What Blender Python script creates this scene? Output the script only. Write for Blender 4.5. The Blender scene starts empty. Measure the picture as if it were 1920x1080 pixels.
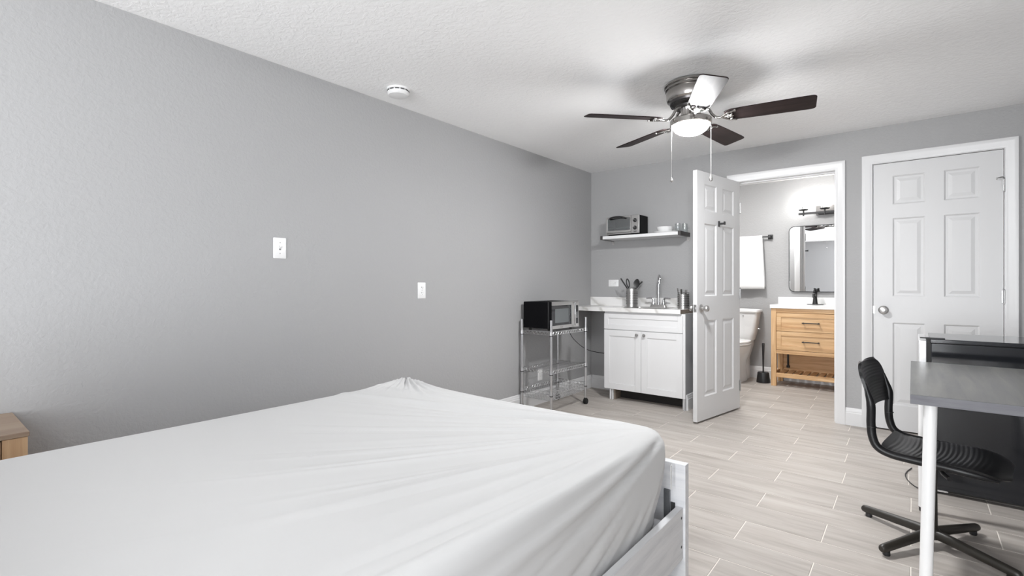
import bpy, bmesh, math, random
import numpy as np
from mathutils import Vector, Matrix
random.seed(7)
R = math.radians
SC = bpy.context.scene
COL = SC.collection

# ------------------------------------------------------------------ camera, world, exposure, added daylight
cam_d = bpy.data.cameras.new('camera')
cam_d.sensor_width = 36.0
cam_d.lens = 930.0 / 1920.0 * 36.0
cam_d.shift_y = -5.5 / 1920.0
cam_d.clip_start = 0.02
cam = bpy.data.objects.new('camera', cam_d)
cam.location = (2.747, -4.791, 1.12)
cam.rotation_euler = (R(90), 0, R(38.9))
COL.objects.link(cam)
SC.camera = cam

world = bpy.data.worlds.new('world')
SC.world = world
world.use_nodes = True
bg = world.node_tree.nodes['Background']
bg.inputs[0].default_value = (0.86, 0.93, 1.0, 1)
bg.inputs[1].default_value = 1.6

SC.view_settings.view_transform = 'Standard'
SC.view_settings.look = 'None'
SC.view_settings.gamma = 1
SC.view_settings.use_curve_mapping = False
SC.view_settings.exposure = 0.12
SC.cycles.max_bounces = 14
SC.cycles.diffuse_bounces = 8
SC.cycles.glossy_bounces = 5
SC.cycles.transmission_bounces = 8
SC.cycles.transparent_max_bounces = 12
SC.cycles.sample_clamp_indirect = 6.0
SC.cycles.caustics_reflective = False
SC.cycles.caustics_refractive = False

def daylight(name, loc, rot, sx, sy, watts, col=(1, 1, 1)):
    l = bpy.data.lights.new(name, 'AREA')
    l.shape = 'RECTANGLE'; l.size = sx; l.size_y = sy
    l.energy = watts; l.color = col
    o = bpy.data.objects.new(name, l)
    o.location = loc; o.rotation_euler = rot
    COL.objects.link(o)
    return o
# area lamps giving daylight through two added, unseen windows behind the camera
daylight('added_daylight_rear', (2.275, -8.14, 1.11), (R(90), 0, 0), 1.75, 1.92, 185, (1.0, 1.0, 1.0))
daylight('added_daylight_right', (3.56, -6.3, 1.40), (R(90), 0, R(90)), 1.9, 1.3, 60, (1.0, 1.0, 1.0))

# ------------------------------------------------------------------ helpers
WM = {}          # world matrix of every object built here

def bm_new(): return bmesh.new()

def box(bm, x0, x1, y0, y1, z0, z1):
    vs = [bm.verts.new((x, y, z)) for x in (x0, x1) for y in (y0, y1) for z in (z0, z1)]
    for f in ((0, 1, 3, 2), (4, 6, 7, 5), (0, 4, 5, 1), (2, 3, 7, 6), (0, 2, 6, 4), (1, 5, 7, 3)):
        bm.faces.new([vs[i] for i in f])
    return vs

def frame_of(d):
    d = d.normalized()
    a = Vector((0, 0, 1)) if abs(d.z) < 0.9 else Vector((1, 0, 0))
    u = d.cross(a).normalized()
    return u, d.cross(u).normalized()

def tube(bm, pts, r, seg=10, closed=False, caps=True):
    pts = [Vector(p) for p in pts]
    n = len(pts)
    rs = r if isinstance(r, (list, tuple)) else [r] * n
    u = None; rings = []
    for i, p in enumerate(pts):
        if closed:
            d = pts[(i + 1) % n] - pts[i - 1]
        else:
            d = pts[min(i + 1, n - 1)] - pts[max(i - 1, 0)]
        d.normalize()
        if u is None:
            u, v = frame_of(d)
        else:
            u = (u - d * u.dot(d)).normalized(); v = d.cross(u)
        rings.append([bm.verts.new(p + (u * math.cos(2 * math.pi * k / seg) + v * math.sin(2 * math.pi * k / seg)) * rs[i]) for k in range(seg)])
    m = n if closed else n - 1
    for i in range(m):
        a, b = rings[i], rings[(i + 1) % n]
        for k in range(seg):
            bm.faces.new((a[k], a[(k + 1) % seg], b[(k + 1) % seg], b[k]))
    if caps and not closed:
        bm.faces.new(list(reversed(rings[0]))); bm.faces.new(rings[-1])

def cyl(bm, p0, p1, r0, r1=None, seg=20):
    tube(bm, [p0, p1], [r0, r0 if r1 is None else r1], seg)

def smooth_path(pts, n=8):
    """Catmull-Rom through the points"""
    P = [Vector(p) for p in pts]
    P = [P[0] * 2 - P[1]] + P + [P[-1] * 2 - P[-2]]
    out = []
    for i in range(1, len(P) - 2):
        a, b, c, d = P[i - 1], P[i], P[i + 1], P[i + 2]
        for k in range(n):
            t = k / n
            out.append(0.5 * ((2 * b) + (c - a) * t + (2 * a - 5 * b + 4 * c - d) * t * t + (3 * b - a - 3 * c + d) * t ** 3))
    out.append(P[-2])
    return out

def lathe(bm, prof, c=(0, 0, 0), seg=32, axis='z', caps=True):
    """prof: list of (radius, height along axis)"""
    c = Vector(c); rings = []
    for r, h in prof:
        if r < 1e-6:
            q = {'z': (0, 0, h), 'y': (0, h, 0), 'x': (h, 0, 0)}[axis]
            rings.append([bm.verts.new(c + Vector(q))]); continue
        ring = []
        for k in range(seg):
            a = 2 * math.pi * k / seg
            ca, sa = math.cos(a) * r, math.sin(a) * r
            q = {'z': (ca, sa, h), 'y': (ca, h, sa), 'x': (h, ca, sa)}[axis]
            ring.append(bm.verts.new(c + Vector(q)))
        rings.append(ring)
    for a, b in zip(rings[:-1], rings[1:]):
        for k in range(seg):
            k2 = (k + 1) % seg
            if len(a) == 1 and len(b) == 1: continue
            if len(a) == 1: bm.faces.new((a[0], b[k], b[k2]))
            elif len(b) == 1: bm.faces.new((a[k], a[k2], b[0]))
            else: bm.faces.new((a[k], a[k2], b[k2], b[k]))
    if caps:
        if len(rings[0]) > 1: bm.faces.new(list(reversed(rings[0])))
        if len(rings[-1]) > 1: bm.faces.new(rings[-1])

def loft(bm, rings, caps=True):
    vs = [[bm.verts.new(p) for p in r] for r in rings]
    n = len(vs[0])
    for a, b in zip(vs[:-1], vs[1:]):
        for k in range(n):
            bm.faces.new((a[k], a[(k + 1) % n], b[(k + 1) % n], b[k]))
    if caps:
        bm.faces.new(list(reversed(vs[0]))); bm.faces.new(vs[-1])
    return vs

def prism(bm, pts, off):
    """closed planar outline pts (3d) extruded by vector off"""
    off = Vector(off)
    loft(bm, [[Vector(p) for p in pts], [Vector(p) + off for p in pts]])

def rrect(x0, x1, y0, y1, r, n=6):
    out = []
    for cx, cy, a0 in ((x1 - r, y1 - r, 0), (x0 + r, y1 - r, 90), (x0 + r, y0 + r, 180), (x1 - r, y0 + r, 270)):
        for k in range(n + 1):
            a = R(a0 + 90 * k / n)
            out.append((cx + r * math.cos(a), cy + r * math.sin(a)))
    return out

def ellipse(cx, cy, rx, ry, n=32, p=2.0):
    out = []
    for k in range(n):
        a = 2 * math.pi * k / n
        ca, sa = math.cos(a), math.sin(a)
        out.append((cx + rx * math.copysign(abs(ca) ** (2 / p), ca), cy + ry * math.copysign(abs(sa) ** (2 / p), sa)))
    return out

def obj(name, bm, mat, parent=None, bevel=0.0, smooth=True, angle=38, local=False, seg=2, label=None, kind=None):
    bmesh.ops.recalc_face_normals(bm, faces=bm.faces[:])
    if parent is not None and not local:
        bm.transform(WM[parent.name].inverted())
    me = bpy.data.meshes.new(name)
    bm.to_mesh(me); bm.free()
    me.materials.append(mat)
    if smooth:
        me.shade_smooth()
        me.set_sharp_from_angle(angle=R(angle))
    o = bpy.data.objects.new(name, me)
    COL.objects.link(o)
    if parent is not None:
        o.parent = parent
        WM[o.name] = WM[parent.name].copy()
    else:
        WM[o.name] = Matrix.Identity(4)
    if bevel > 0:
        m = o.modifiers.new('bevel', 'BEVEL')
        m.width = bevel; m.segments = seg; m.limit_method = 'ANGLE'; m.angle_limit = R(40)
        m.harden_normals = False
    if label: o['label'] = label
    if kind: o['kind'] = kind
    return o

def place(o, loc, rz=0.0):
    M = Matrix.Translation(loc) @ Matrix.Rotation(rz, 4, 'Z')
    o.location = loc; o.rotation_euler = (0, 0, rz)
    WM[o.name] = M
    return o

def tag(o, label, cat, group=None, kind=None):
    o['label'] = label; o['category'] = cat
    if group: o['group'] = group
    if kind: o['kind'] = kind
    return o

def thing(name, label, cat, loc=(0, 0, 0), rz=0.0, group=None):
    o = bpy.data.objects.new(name, None)
    o.empty_display_size = 0.1
    COL.objects.link(o)
    place(o, loc, rz)
    return tag(o, label, cat, group)

def structure(name, bm, mat, label, cat, bevel=0.0, **k):
    return tag(obj(name, bm, mat, None, bevel, **k), label, cat, kind='structure')

def recentre(o):
    """move a parentless mesh's origin to the middle of its base"""
    me = o.data
    co = [v.co for v in me.vertices]
    c = Vector(((min(v.x for v in co) + max(v.x for v in co)) / 2, (min(v.y for v in co) + max(v.y for v in co)) / 2, min(v.z for v in co)))
    me.transform(Matrix.Translation(-c)); o.location = c
    WM[o.name] = Matrix.Translation(c)
    return o

# ------------------------------------------------------------------ materials
def srgb(r, g, b):
    f = lambda c: c / 12.92 if c <= 0.04045 else ((c + 0.055) / 1.055) ** 2.4
    return (f(r / 255), f(g / 255), f(b / 255), 1)

class Mat:
    def __init__(s, name, col, rough=0.5, metal=0.0, spec=0.5):
        s.m = bpy.data.materials.new(name); s.m.use_nodes = True
        s.nt = s.m.node_tree; s.p = s.nt.nodes['Principled BSDF']
        s.set('Base Color', col); s.set('Roughness', rough); s.set('Metallic', metal); s.set('Specular IOR Level', spec)
    def set(s, k, v): s.p.inputs[k].default_value = v; return s
    def n(s, t, **kw):
        nd = s.nt.nodes.new(t)
        for k, v in kw.items(): setattr(nd, k, v)
        return nd
    def link(s, a, b): s.nt.links.new(a, b)
    def coords(s, scale=(1, 1, 1), kind='Object', rnd=False):
        tc = s.n('ShaderNodeTexCoord'); mp = s.n('ShaderNodeMapping')
        mp.inputs['Scale'].default_value = scale
        s.link(tc.outputs[kind], mp.inputs['Vector'])
        out = mp.outputs['Vector']
        if rnd:
            oi = s.n('ShaderNodeObjectInfo'); mu = s.n('ShaderNodeMath', operation='MULTIPLY'); mu.inputs[1].default_value = 73.0
            s.link(oi.outputs['Random'], mu.inputs[0])
            ad = s.n('ShaderNodeVectorMath', operation='ADD')
            s.link(out, ad.inputs[0]); s.link(mu.outputs[0], ad.inputs[1]); out = ad.outputs[0]
        return out
    def noise(s, vec, scale, detail=4, rough=0.5, dist=0.0):
        t = s.n('ShaderNodeTexNoise'); t.inputs['Scale'].default_value = scale; t.inputs['Detail'].default_value = detail
        t.inputs['Roughness'].default_value = rough; t.inputs['Distortion'].default_value = dist
        s.link(vec, t.inputs['Vector']); return t.outputs['Fac']
    def ramp(s, fac, stops):
        r = s.n('ShaderNodeValToRGB'); e = r.color_ramp.elements
        while len(e) < len(stops): e.new(0.5)
        for el, (p, c) in zip(e, stops): el.position = p; el.color = c
        s.link(fac, r.inputs['Fac']); return r.outputs['Color']
    def color(s, out): s.link(out, s.p.inputs['Base Color']); return s
    def bump(s, fac, strength, dist):
        b = s.n('ShaderNodeBump'); b.inputs['Strength'].default_value = strength; b.inputs['Distance'].default_value = dist
        s.link(fac, b.inputs['Height']); s.link(b.outputs['Normal'], s.p.inputs['Normal']); return s

def g(v): return (v, v, v, 1)

m = Mat('grey_wall_paint', (0.374, 0.373, 0.376, 1), 0.60, spec=0.35)
v = m.coords()
m.bump(m.ramp(m.noise(v, 55, 3, 0.55, 0.3), [(0.38, g(0)), (0.62, g(1))]), 0.22, 0.003)
WALL = m.m
m = Mat('ceiling_texture', (0.93, 0.93, 0.93, 1), 0.8, spec=0.2)
v = m.coords((0.75, 1, 1))
m.bump(m.ramp(m.noise(v, 42, 4, 0.55, 0.6), [(0.40, g(0)), (0.60, g(1))]), 0.30, 0.004)
CEIL = m.m
TRIM = Mat('white_trim_paint', (0.69, 0.69, 0.695, 1), 0.32, spec=0.45).m
m = Mat('white_door_paint', (0.655, 0.655, 0.66, 1), 0.38, spec=0.4)
v = m.coords((30, 30, 3)); m.bump(m.noise(v, 6, 3), 0.06, 0.0008)
DOORP = m.m
m = Mat('plank_tile', (0.6, 0.56, 0.5, 1), 0.48, spec=0.3)
v = m.coords((1.0, 9, 9), rnd=True)
n1 = m.noise(v, 2.2, 6, 0.6, 0.5)
c1 = m.ramp(n1, [(0.28, srgb(162, 155, 148)), (0.5, srgb(180, 173, 167)), (0.72, srgb(192, 187, 181))])
oi = m.n('ShaderNodeObjectInfo')
c2 = m.ramp(oi.outputs['Random'], [(0.0, g(0.90)), (1.0, g(1.0))])
mx = m.n('ShaderNodeMix', data_type='RGBA', blend_type='MULTIPLY'); mx.inputs['Factor'].default_value = 1
m.link(c1, mx.inputs['A']); m.link(c2, mx.inputs['B']); m.color(mx.outputs['Result'])
TILE = m.m
m = Mat('tile_grout', srgb(228, 222, 214), 0.8); v = m.coords()
m.bump(m.noise(v, 400, 2), 0.2, 0.001); GROUT = m.m
m = Mat('white_bed_sheet', (0.605, 0.605, 0.605, 1), 0.75, spec=0.15)
v = m.coords((1, 1, 1)); m.bump(m.noise(v, 900, 2), 0.05, 0.0004)
m.set('Sheen Weight', 0.12); SHEET = m.m

def wood(name, a, b, c, along='x', rough=0.45, sc=1.0, coat=0.0, rnd=True):
    m = Mat(name, b, rough, spec=0.4)
    st = {'x': (1, 14, 14), 'y': (14, 1, 14), 'z': (14, 14, 1)}[along]
    v = m.coords(tuple(k * sc for k in st), rnd=rnd)
    n1 = m.noise(v, 2.0, 6, 0.62, 0.7)
    m.color(m.ramp(n1, [(0.3, a), (0.5, b), (0.7, c)]))
    m.bump(n1, 0.08, 0.001)
    if coat: m.set('Coat Weight', coat); m.set('Coat Roughness', 0.12)
    return m.m
OAKX = wood('oak_wood_x', srgb(180, 138, 96), srgb(207, 168, 124), srgb(222, 188, 146), 'x')
OAKY = wood('oak_wood_y', srgb(176, 134, 92), srgb(202, 162, 118), srgb(220, 186, 144), 'y')
OAKZ = wood('oak_wood_z', srgb(180, 138, 96), srgb(206, 166, 122), srgb(222, 188, 146), 'z')
NSTOP = wood('nightstand_wood_top', srgb(134, 113, 97), srgb(148, 128, 110), srgb(160, 142, 124), 'y')
NSFACE = wood('nightstand_wood_face', srgb(176, 142, 108), srgb(196, 163, 128), srgb(206, 177, 143), 'z')
WWASHX = wood('whitewash_wood_x', srgb(205, 206, 210), srgb(220, 221, 224), srgb(228, 228, 230), 'x')
WWASHY = wood('whitewash_wood_y', srgb(196, 197, 200), srgb(212, 213, 215), srgb(222, 222, 224), 'y')
BLADE = wood('dark_walnut_blade', srgb(30, 23, 23), srgb(40, 31, 31), srgb(50, 39, 38), 'x', 0.5, 1.0, 0.0)
BLADE.node_tree.nodes['Principled BSDF'].inputs['Specular IOR Level'].default_value = 0.15
DESKTOP = wood('dark_grey_desk_top', srgb(78, 79, 79), srgb(94, 94, 92), srgb(110, 109, 105), 'y', 0.30, 0.8)
DESKEDGE = wood('dark_grey_desk_edge', srgb(80, 80, 86), srgb(100, 100, 106), srgb(112, 112, 116), 'x', 0.4)
CABWHITE = Mat('white_cabinet_paint', (0.76, 0.76, 0.765, 1), 0.35, spec=0.4).m
CABGREY = Mat('grey_cabinet_side', (0.42, 0.42, 0.43, 1), 0.5).m
RAWWOOD = wood('raw_particle_edge', srgb(104, 92, 82), srgb(130, 118, 107), srgb(148, 136, 124), 'y', 0.7)
m = Mat('marble_laminate', (0.8, 0.8, 0.8, 1), 0.22, spec=0.5)
v = m.coords((1, 1, 1)); 
wv = m.n('ShaderNodeTexWave'); wv.inputs['Scale'].default_value = 1.6; wv.inputs['Distortion'].default_value = 9; wv.inputs['Detail'].default_value = 4; wv.inputs['Detail Scale'].default_value = 1.4
mp = m.n('ShaderNodeMapping'); mp.inputs['Rotation'].default_value = (0.3, 0.5, 0.7); m.link(v, mp.inputs['Vector']); m.link(mp.outputs[0], wv.inputs['Vector'])
m.color(m.ramp(wv.outputs['Fac'], [(0.0, srgb(205, 203, 200)), (0.10, srgb(228, 227, 225)), (0.35, srgb(235, 234, 233))]))
MARBLE = m.m
CTOP = Mat('white_cultured_marble', (0.85, 0.85, 0.84, 1), 0.15).m
PORC = Mat('white_porcelain', (0.84, 0.84, 0.84, 1), 0.08).m
PLASTIC = Mat('white_plastic', (0.83, 0.83, 0.83, 1), 0.35).m
SLOT = Mat('dark_slot', (0.03, 0.03, 0.03, 1), 0.6).m
CHROME = Mat('chrome', (0.66, 0.66, 0.67, 1), 0.14, 1.0).m
CARTM = Mat('chromed_wire', (0.62, 0.62, 0.63, 1), 0.28, 1.0).m
STEEL = Mat('brushed_steel', (0.55, 0.54, 0.53, 1), 0.30, 1.0).m
NICKEL = Mat('satin_nickel', (0.40, 0.385, 0.37, 1), 0.22, 1.0).m
NICKELD = Mat('dark_nickel', (0.10, 0.095, 0.095, 1), 0.3, 0.9).m
HINGE = Mat('hinge_nickel', (0.45, 0.45, 0.45, 1), 0.3, 1.0).m
BLACKM = Mat('matte_black_metal', (0.014, 0.014, 0.015, 1), 0.45).m
BLACKP = Mat('black_plastic', (0.018, 0.018, 0.019, 1), 0.42).m
CHAIRP = Mat('black_chair_plastic', (0.008, 0.008, 0.009, 1), 0.38, spec=0.4).m
CHAIRB = Mat('black_brown_base', (0.022, 0.019, 0.015, 1), 0.42).m
DKMETAL = Mat('dark_bracket_metal', (0.10, 0.095, 0.093, 1), 0.45, 0.7).m
MWBLACK = Mat('microwave_black', (0.004, 0.004, 0.005, 1), 0.7, spec=0.08).m
BLKGLASS = Mat('black_glass', (0.012, 0.012, 0.015, 1), 0.07).m
GREYGLASS = Mat('grey_mesh_glass', (0.11, 0.12, 0.125, 1), 0.18).m
FRIDGE = Mat('glossy_black_fridge', (0.010, 0.011, 0.014, 1), 0.10, spec=0.55).m
FSILVER = Mat('fridge_door_silver', (0.72, 0.72, 0.73, 1), 0.3, 0.6).m
GASKET = Mat('black_gasket', (0.015, 0.015, 0.015, 1), 0.6).m
TOWEL = Mat('white_terry', (0.86, 0.86, 0.86, 1), 0.95, spec=0.1)
v = TOWEL.coords(); TOWEL.bump(TOWEL.noise(v, 500, 2), 0.3, 0.001); TOWEL = TOWEL.m
MIRROR = Mat('mirror_silver', (0.90, 0.91, 0.92, 1), 0.005, 1.0).m
RUBBER = Mat('black_rubber', (0.01, 0.01, 0.01, 1), 0.7).m
LEGWHITE = Mat('white_powder_leg', (0.82, 0.82, 0.82, 1), 0.35).m
OVENBLK = Mat('oven_black', (0.006, 0.006, 0.007, 1), 0.6, spec=0.15).m
DARKIN = Mat('recess_shade', (0.02, 0.018, 0.017, 1), 0.8).m
def emit(name, col, st, base=(1, 1, 1, 1)):
    m = Mat(name, base, 0.3); m.set('Emission Color', col); m.set('Emission Strength', st); return m.m
GLOBE = emit('lit_frosted_globe', (0.99, 0.995, 1.0, 1), 315.0)
BULB = emit('lit_bulb', (1, 0.98, 0.95, 1), 75.0)
def glassm(name, tint=(1, 1, 1, 1), rough=0.0, mixf=0.12):
    """thin clear glass: mostly see-through with a fresnel reflection"""
    m = Mat(name, tint, rough); nt = m.nt
    tr = m.n('ShaderNodeBsdfTransparent'); tr.inputs[0].default_value = tint
    gl = m.n('ShaderNodeBsdfGlossy'); gl.inputs['Roughness'].default_value = rough
    lw = m.n('ShaderNodeLayerWeight'); lw.inputs['Blend'].default_value = 0.5
    fr = m.n('ShaderNodeMath', operation='POWER'); fr.inputs[1].default_value = 4.0
    m.link(lw.outputs['Facing'], fr.inputs[0])
    ad = m.n('ShaderNodeMath', operation='MULTIPLY_ADD'); ad.inputs[1].default_value = 0.6; ad.inputs[2].default_value = mixf
    mix = m.n('ShaderNodeMixShader')
    m.link(fr.outputs[0], ad.inputs[0]); m.link(ad.outputs[0], mix.inputs[0])
    m.link(tr.outputs[0], mix.inputs[1]); m.link(gl.outputs[0], mix.inputs[2])
    m.link(mix.outputs[0], nt.nodes['Material Output'].inputs['Surface'])
    return m.m
GLASS = glassm('clear_glass', (0.97, 0.98, 0.98, 1), 0.0, 0.06)
PANE = glassm('window_glass', (0.98, 0.99, 1, 1), 0.0, 0.03)
OVENGLASS = glassm('oven_door_glass', (0.80, 0.85, 0.87, 1), 0.02, 0.22)

# ------------------------------------------------------------------ room shell
CH = 2.35                      # ceiling height
XR, YR = 3.42, -8.0            # right and rear walls
BY = 1.76                      # bathroom back wall
BXL, BXR = 0.30, 2.62          # bathroom side walls
T = 0.12
OX0, OX1, OZ = 1.493, 2.259, 2.052      # bathroom door opening
DX0, DX1, DZ = 2.507, 3.241, 2.062      # closet door opening

# floor: grout bed with every plank tile set into it
bm = bm_new(); box(bm, -0.1, XR + 0.1, YR - 0.1, BY + 0.1, -0.10, -0.0018)
floor = structure('floor', bm, GROUT, 'light greige wood-look plank tile floor with pale grout lines', 'floor')
PITCH, TL, GAP = 0.2055, 0.609, 0.0042
def tile_mesh(w, d):
    bm = bm_new(); b = 0.0012; h = 0.0022
    x, y = w / 2, d / 2
    lo = [(-x, -y, -h), (x, -y, -h), (x, y, -h), (-x, y, -h)]
    mid = [(-x, -y, -b), (x, -y, -b), (x, y, -b), (-x, y, -b)]
    hi = [(-x + b, -y + b, 0), (x - b, -y + b, 0), (x - b, y - b, 0), (-x + b, y - b, 0)]
    A = [bm.verts.new(p) for p in lo]; B = [bm.verts.new(p) for p in mid]; Cc = [bm.verts.new(p) for p in hi]
    for P, Q in ((A, B), (B, Cc)):
        for k in range(4): bm.faces.new((P[k], P[(k + 1) % 4], Q[(k + 1) % 4], Q[k]))
    bm.faces.new(Cc)
    me = bpy.data.meshes.new('tile'); bm.to_mesh(me); bm.free(); me.materials.append(TILE); return me
tile_cache = {}
def lay_tile(x0, x1, y0, y1):
    x0 += GAP / 2; x1 -= GAP / 2; y0 += GAP / 2; y1 -= GAP / 2
    if x1 - x0 < 0.02 or y1 - y0 < 0.02: return
    key = (round(x1 - x0, 3), round(y1 - y0, 3))
    if key not in tile_cache: tile_cache[key] = tile_mesh(*key)
    o = bpy.data.objects.new('tile', tile_cache[key]); COL.objects.link(o)
    o.parent = floor; o.location = ((x0 + x1) / 2, (y0 + y1) / 2, random.uniform(-0.0003, 0.0))
for k in range(-33, 17):
    ya, yb = -1.439 + k * PITCH, -1.439 + (k + 1) * PITCH
    if yb < YR or ya > BY: continue
    xs0 = 2.133 if k % 2 else 1.8285
    if k >= 1: xs0 -= 0.012 * (k - 0)            # the joints drift a little towards the bathroom
    lx, rx = (0.0, XR) if ya < 0.02 else (BXL, BXR)
    x = xs0 - 8 * TL
    while x < rx:
        a, b = max(x, lx), min(x + TL, rx)
        if b > a: lay_tile(a, b, max(ya, YR), min(yb, BY))
        x += TL

bm = bm_new(); box(bm, -0.1, XR + 0.1, YR - 0.1, BY + 0.1, CH, CH + 0.1)
structure('ceiling', bm, CEIL, 'flat white ceiling with knockdown texture over the bedroom', 'ceiling')
bm = bm_new(); box(bm, -0.12, 0, YR - 0.12, T, 0, CH)
structure('wall_left', bm, WALL, 'long plain grey textured wall along the left side of the bed', 'wall')
bm = bm_new()
box(bm, 0, OX0 - 0.02, 0, T, 0, CH); box(bm, OX1 + 0.02, DX0 - 0.02, 0, T, 0, CH); box(bm, DX1 + 0.02, XR + 0.12, 0, T, 0, CH)
box(bm, OX0 - 0.02, OX1 + 0.02, 0, T, OZ + 0.02, CH); box(bm, DX0 - 0.02, DX1 + 0.02, 0, T, DZ + 0.02, CH)
box(bm, DX0 - 0.02, DX1 + 0.02, 0.075, T, 0, DZ + 0.02)
structure('wall_back', bm, WALL, 'grey far wall with the kitchenette and both white doors', 'wall')

WR = (1.35, 3.20, 0.10, 2.12)       # added rear window x0,x1,z0,z1
WS = (-7.3, -5.3, 0.70, 2.1)    # added right window y0,y1,z0,z1
bm = bm_new()
box(bm, 0, WR[0], YR - 0.12, YR, 0, CH); box(bm, WR[1], XR, YR - 0.12, YR, 0, CH)
box(bm, WR[0], WR[1], YR - 0.12, YR, 0, WR[2]); box(bm, WR[0], WR[1], YR - 0.12, YR, WR[3], CH)
structure('wall_rear', bm, WALL, 'grey wall behind the camera holding an added wide window', 'wall')
bm = bm_new()
box(bm, XR, XR + 0.12, YR - 0.12, WS[0], 0, CH); box(bm, XR, XR + 0.12, WS[1], 0, 0, CH)
box(bm, XR, XR + 0.12, WS[0], WS[1], 0, WS[2]); box(bm, XR, XR + 0.12, WS[0], WS[1], WS[3], CH)
structure('wall_right', bm, WALL, 'grey wall to the right behind the desk', 'wall')
bm = bm_new(); box(bm, BXL - 0.1, BXR + 0.1, BY, BY + 0.1, 0, CH)
structure('wall_bathroom_back', bm, WALL, 'grey textured bathroom wall behind the vanity and toilet', 'wall')
bm = bm_new(); box(bm, BXL - 0.1, BXL, T, BY, 0, CH)
structure('wall_bathroom_left', bm, WALL, 'grey bathroom side wall left of the toilet', 'wall')
bm = bm_new(); box(bm, BXR, BXR + 0.1, T, BY, 0, CH)
structure('wall_bathroom_right', bm, WALL, 'grey bathroom side wall right of the vanity', 'wall')

def window(name, label, x0, x1, z0, z1, y0, rz=0.0, origin=(0, 0, 0)):
    """frame in local coordinates: glass in the x-z plane at y=0"""
    bm = bm_new(); f = 0.05
    box(bm, x0, x0 + f, -0.03, 0.03, z0, z1); box(bm, x1 - f, x1, -0.03, 0.03, z0, z1)
    box(bm, x0 + f, x1 - f, -0.03, 0.03, z0, z0 + f); box(bm, x0 + f, x1 - f, -0.03, 0.03, z1 - f, z1)
    xm = (x0 + x1) / 2; box(bm, xm - 0.025, xm + 0.025, -0.02, 0.02, z0 + f, z1 - f)
    o = obj(name, bm, TRIM, None, 0.003); tag(o, label, 'window', kind='structure')
    place(o, origin, rz)
    for a, b in ((x0 + f, xm - 0.025), (xm + 0.025, x1 - f)):
        bm = bm_new(); box(bm, a, b, -0.002, 0.002, z0 + f, z1 - f); obj('pane', bm, PANE, o, local=True)
    return o
window('added_window_1', 'added wide white framed window behind the camera, supplying light', WR[0], WR[1], WR[2], WR[3], 0, 0, (0, YR - 0.06, 0))  # unseen rear window, added to supply light
window('added_window_2', 'added white framed window in the right wall, supplying light', -1.0, 1.0, WS[2], WS[3], 0, R(90), (XR + 0.06, (WS[0] + WS[1]) / 2, 0))  # unseen side window, added to light the left wall

# baseboards: moulded profile (distance from wall, height)
BPROF = [(0, 0), (0.016, 0), (0.016, 0.098), (0.012, 0.104), (0.012, 0.113), (0.008, 0.120), (0.007, 0.132), (0.003, 0.138), (0, 0.138)]
def baseboard(name, label, runs, kind=True):
    bm = bm_new()
    for (xa, ya), (xb, yb), (nx, ny) in runs:
        pa = [Vector((xa + nx * d, ya + ny * d, h)) for d, h in BPROF]
        prism(bm, pa, (xb - xa, yb - ya, 0))
    return structure(name, bm, TRIM, label, 'baseboard', angle=25)
baseboard('baseboard_left', 'white moulded baseboard along the left grey wall', [((0, YR), (0, 0), (1, 0))])
baseboard('baseboard_back', 'white moulded baseboard pieces along the far wall between kitchenette and doors',
          [((0.016, 0), (0.37, 0), (0, -1)), ((1.19, 0), (OX0 - 0.082, 0), (0, -1)), ((2.328, 0), (2.449, 0), (0, -1)), ((3.31, 0), (XR, 0), (0, -1))])
baseboard('baseboard_right', 'white moulded baseboard along the right wall', [((XR, YR), (XR, 0), (-1, 0))])
baseboard('baseboard_bathroom', 'white moulded baseboard behind the toilet in the bathroom', [((BXL, BY), (BXR, BY), (0, -1)), ((BXL, T), (BXL, BY), (1, 0)), ((BXR, T), (BXR, BY), (-1, 0))])

# door casings and jambs
CPROF = [(0, 0.0), (0, 0.010), (0.010, 0.011), (0.016, 0.014), (0.040, 0.016), (0.050, 0.019), (0.064, 0.019), (0.066, 0.016), (0.066, 0.0)]   # (across from opening, proud of wall)
def casing(name, label, x0, x1, z1, side=-1, ywall=0.0, depth=T, rev=0.004, jamb=True):
    bm = bm_new()
    def sweep(path):
        rings = []
        for (px, pz, dx, dz) in path:
            rings.append([Vector((px + dx * a, ywall + side * h, pz + dz * a)) for a, h in CPROF])
        loft(bm, rings)
    sweep([(x0 - rev, 0, -1, 0), (x0 - rev, z1 + rev, -1, 1), (x1 + rev, z1 + rev, 1, 1), (x1 + rev, 0, 1, 0)])
    o = structure(name, bm, TRIM, label, 'door trim', angle=25)
    if not jamb: return o
    bm = bm_new()
    box(bm, x0 - 0.019, x0, 0.0, depth, 0, z1 + 0.019); box(bm, x1, x1 + 0.019, 0.0, depth, 0, z1 + 0.019); box(bm, x0, x1, 0.0, depth, z1, z1 + 0.019)
    ys = 0.045
    box(bm, x0, x0 + 0.010, ys, ys + 0.03, 0, z1); box(bm, x1 - 0.010, x1, ys, ys + 0.03, 0, z1); box(bm, x0 + 0.010, x1 - 0.010, ys, ys + 0.03, z1 - 0.010, z1)
    obj('jamb', bm, TRIM, o, smooth=False)
    return o
tr1 = casing('trim_1', 'white door casing around the open bathroom doorway', OX0, OX1, OZ)
casing('trim_2', 'white door casing around the closed closet door', DX0, DX1, DZ, depth=0.075)
casing('trim_3', 'white casing on the bathroom side of the doorway', OX0, OX1, OZ, side=1, ywall=T, depth=T, jamb=False)

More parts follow.
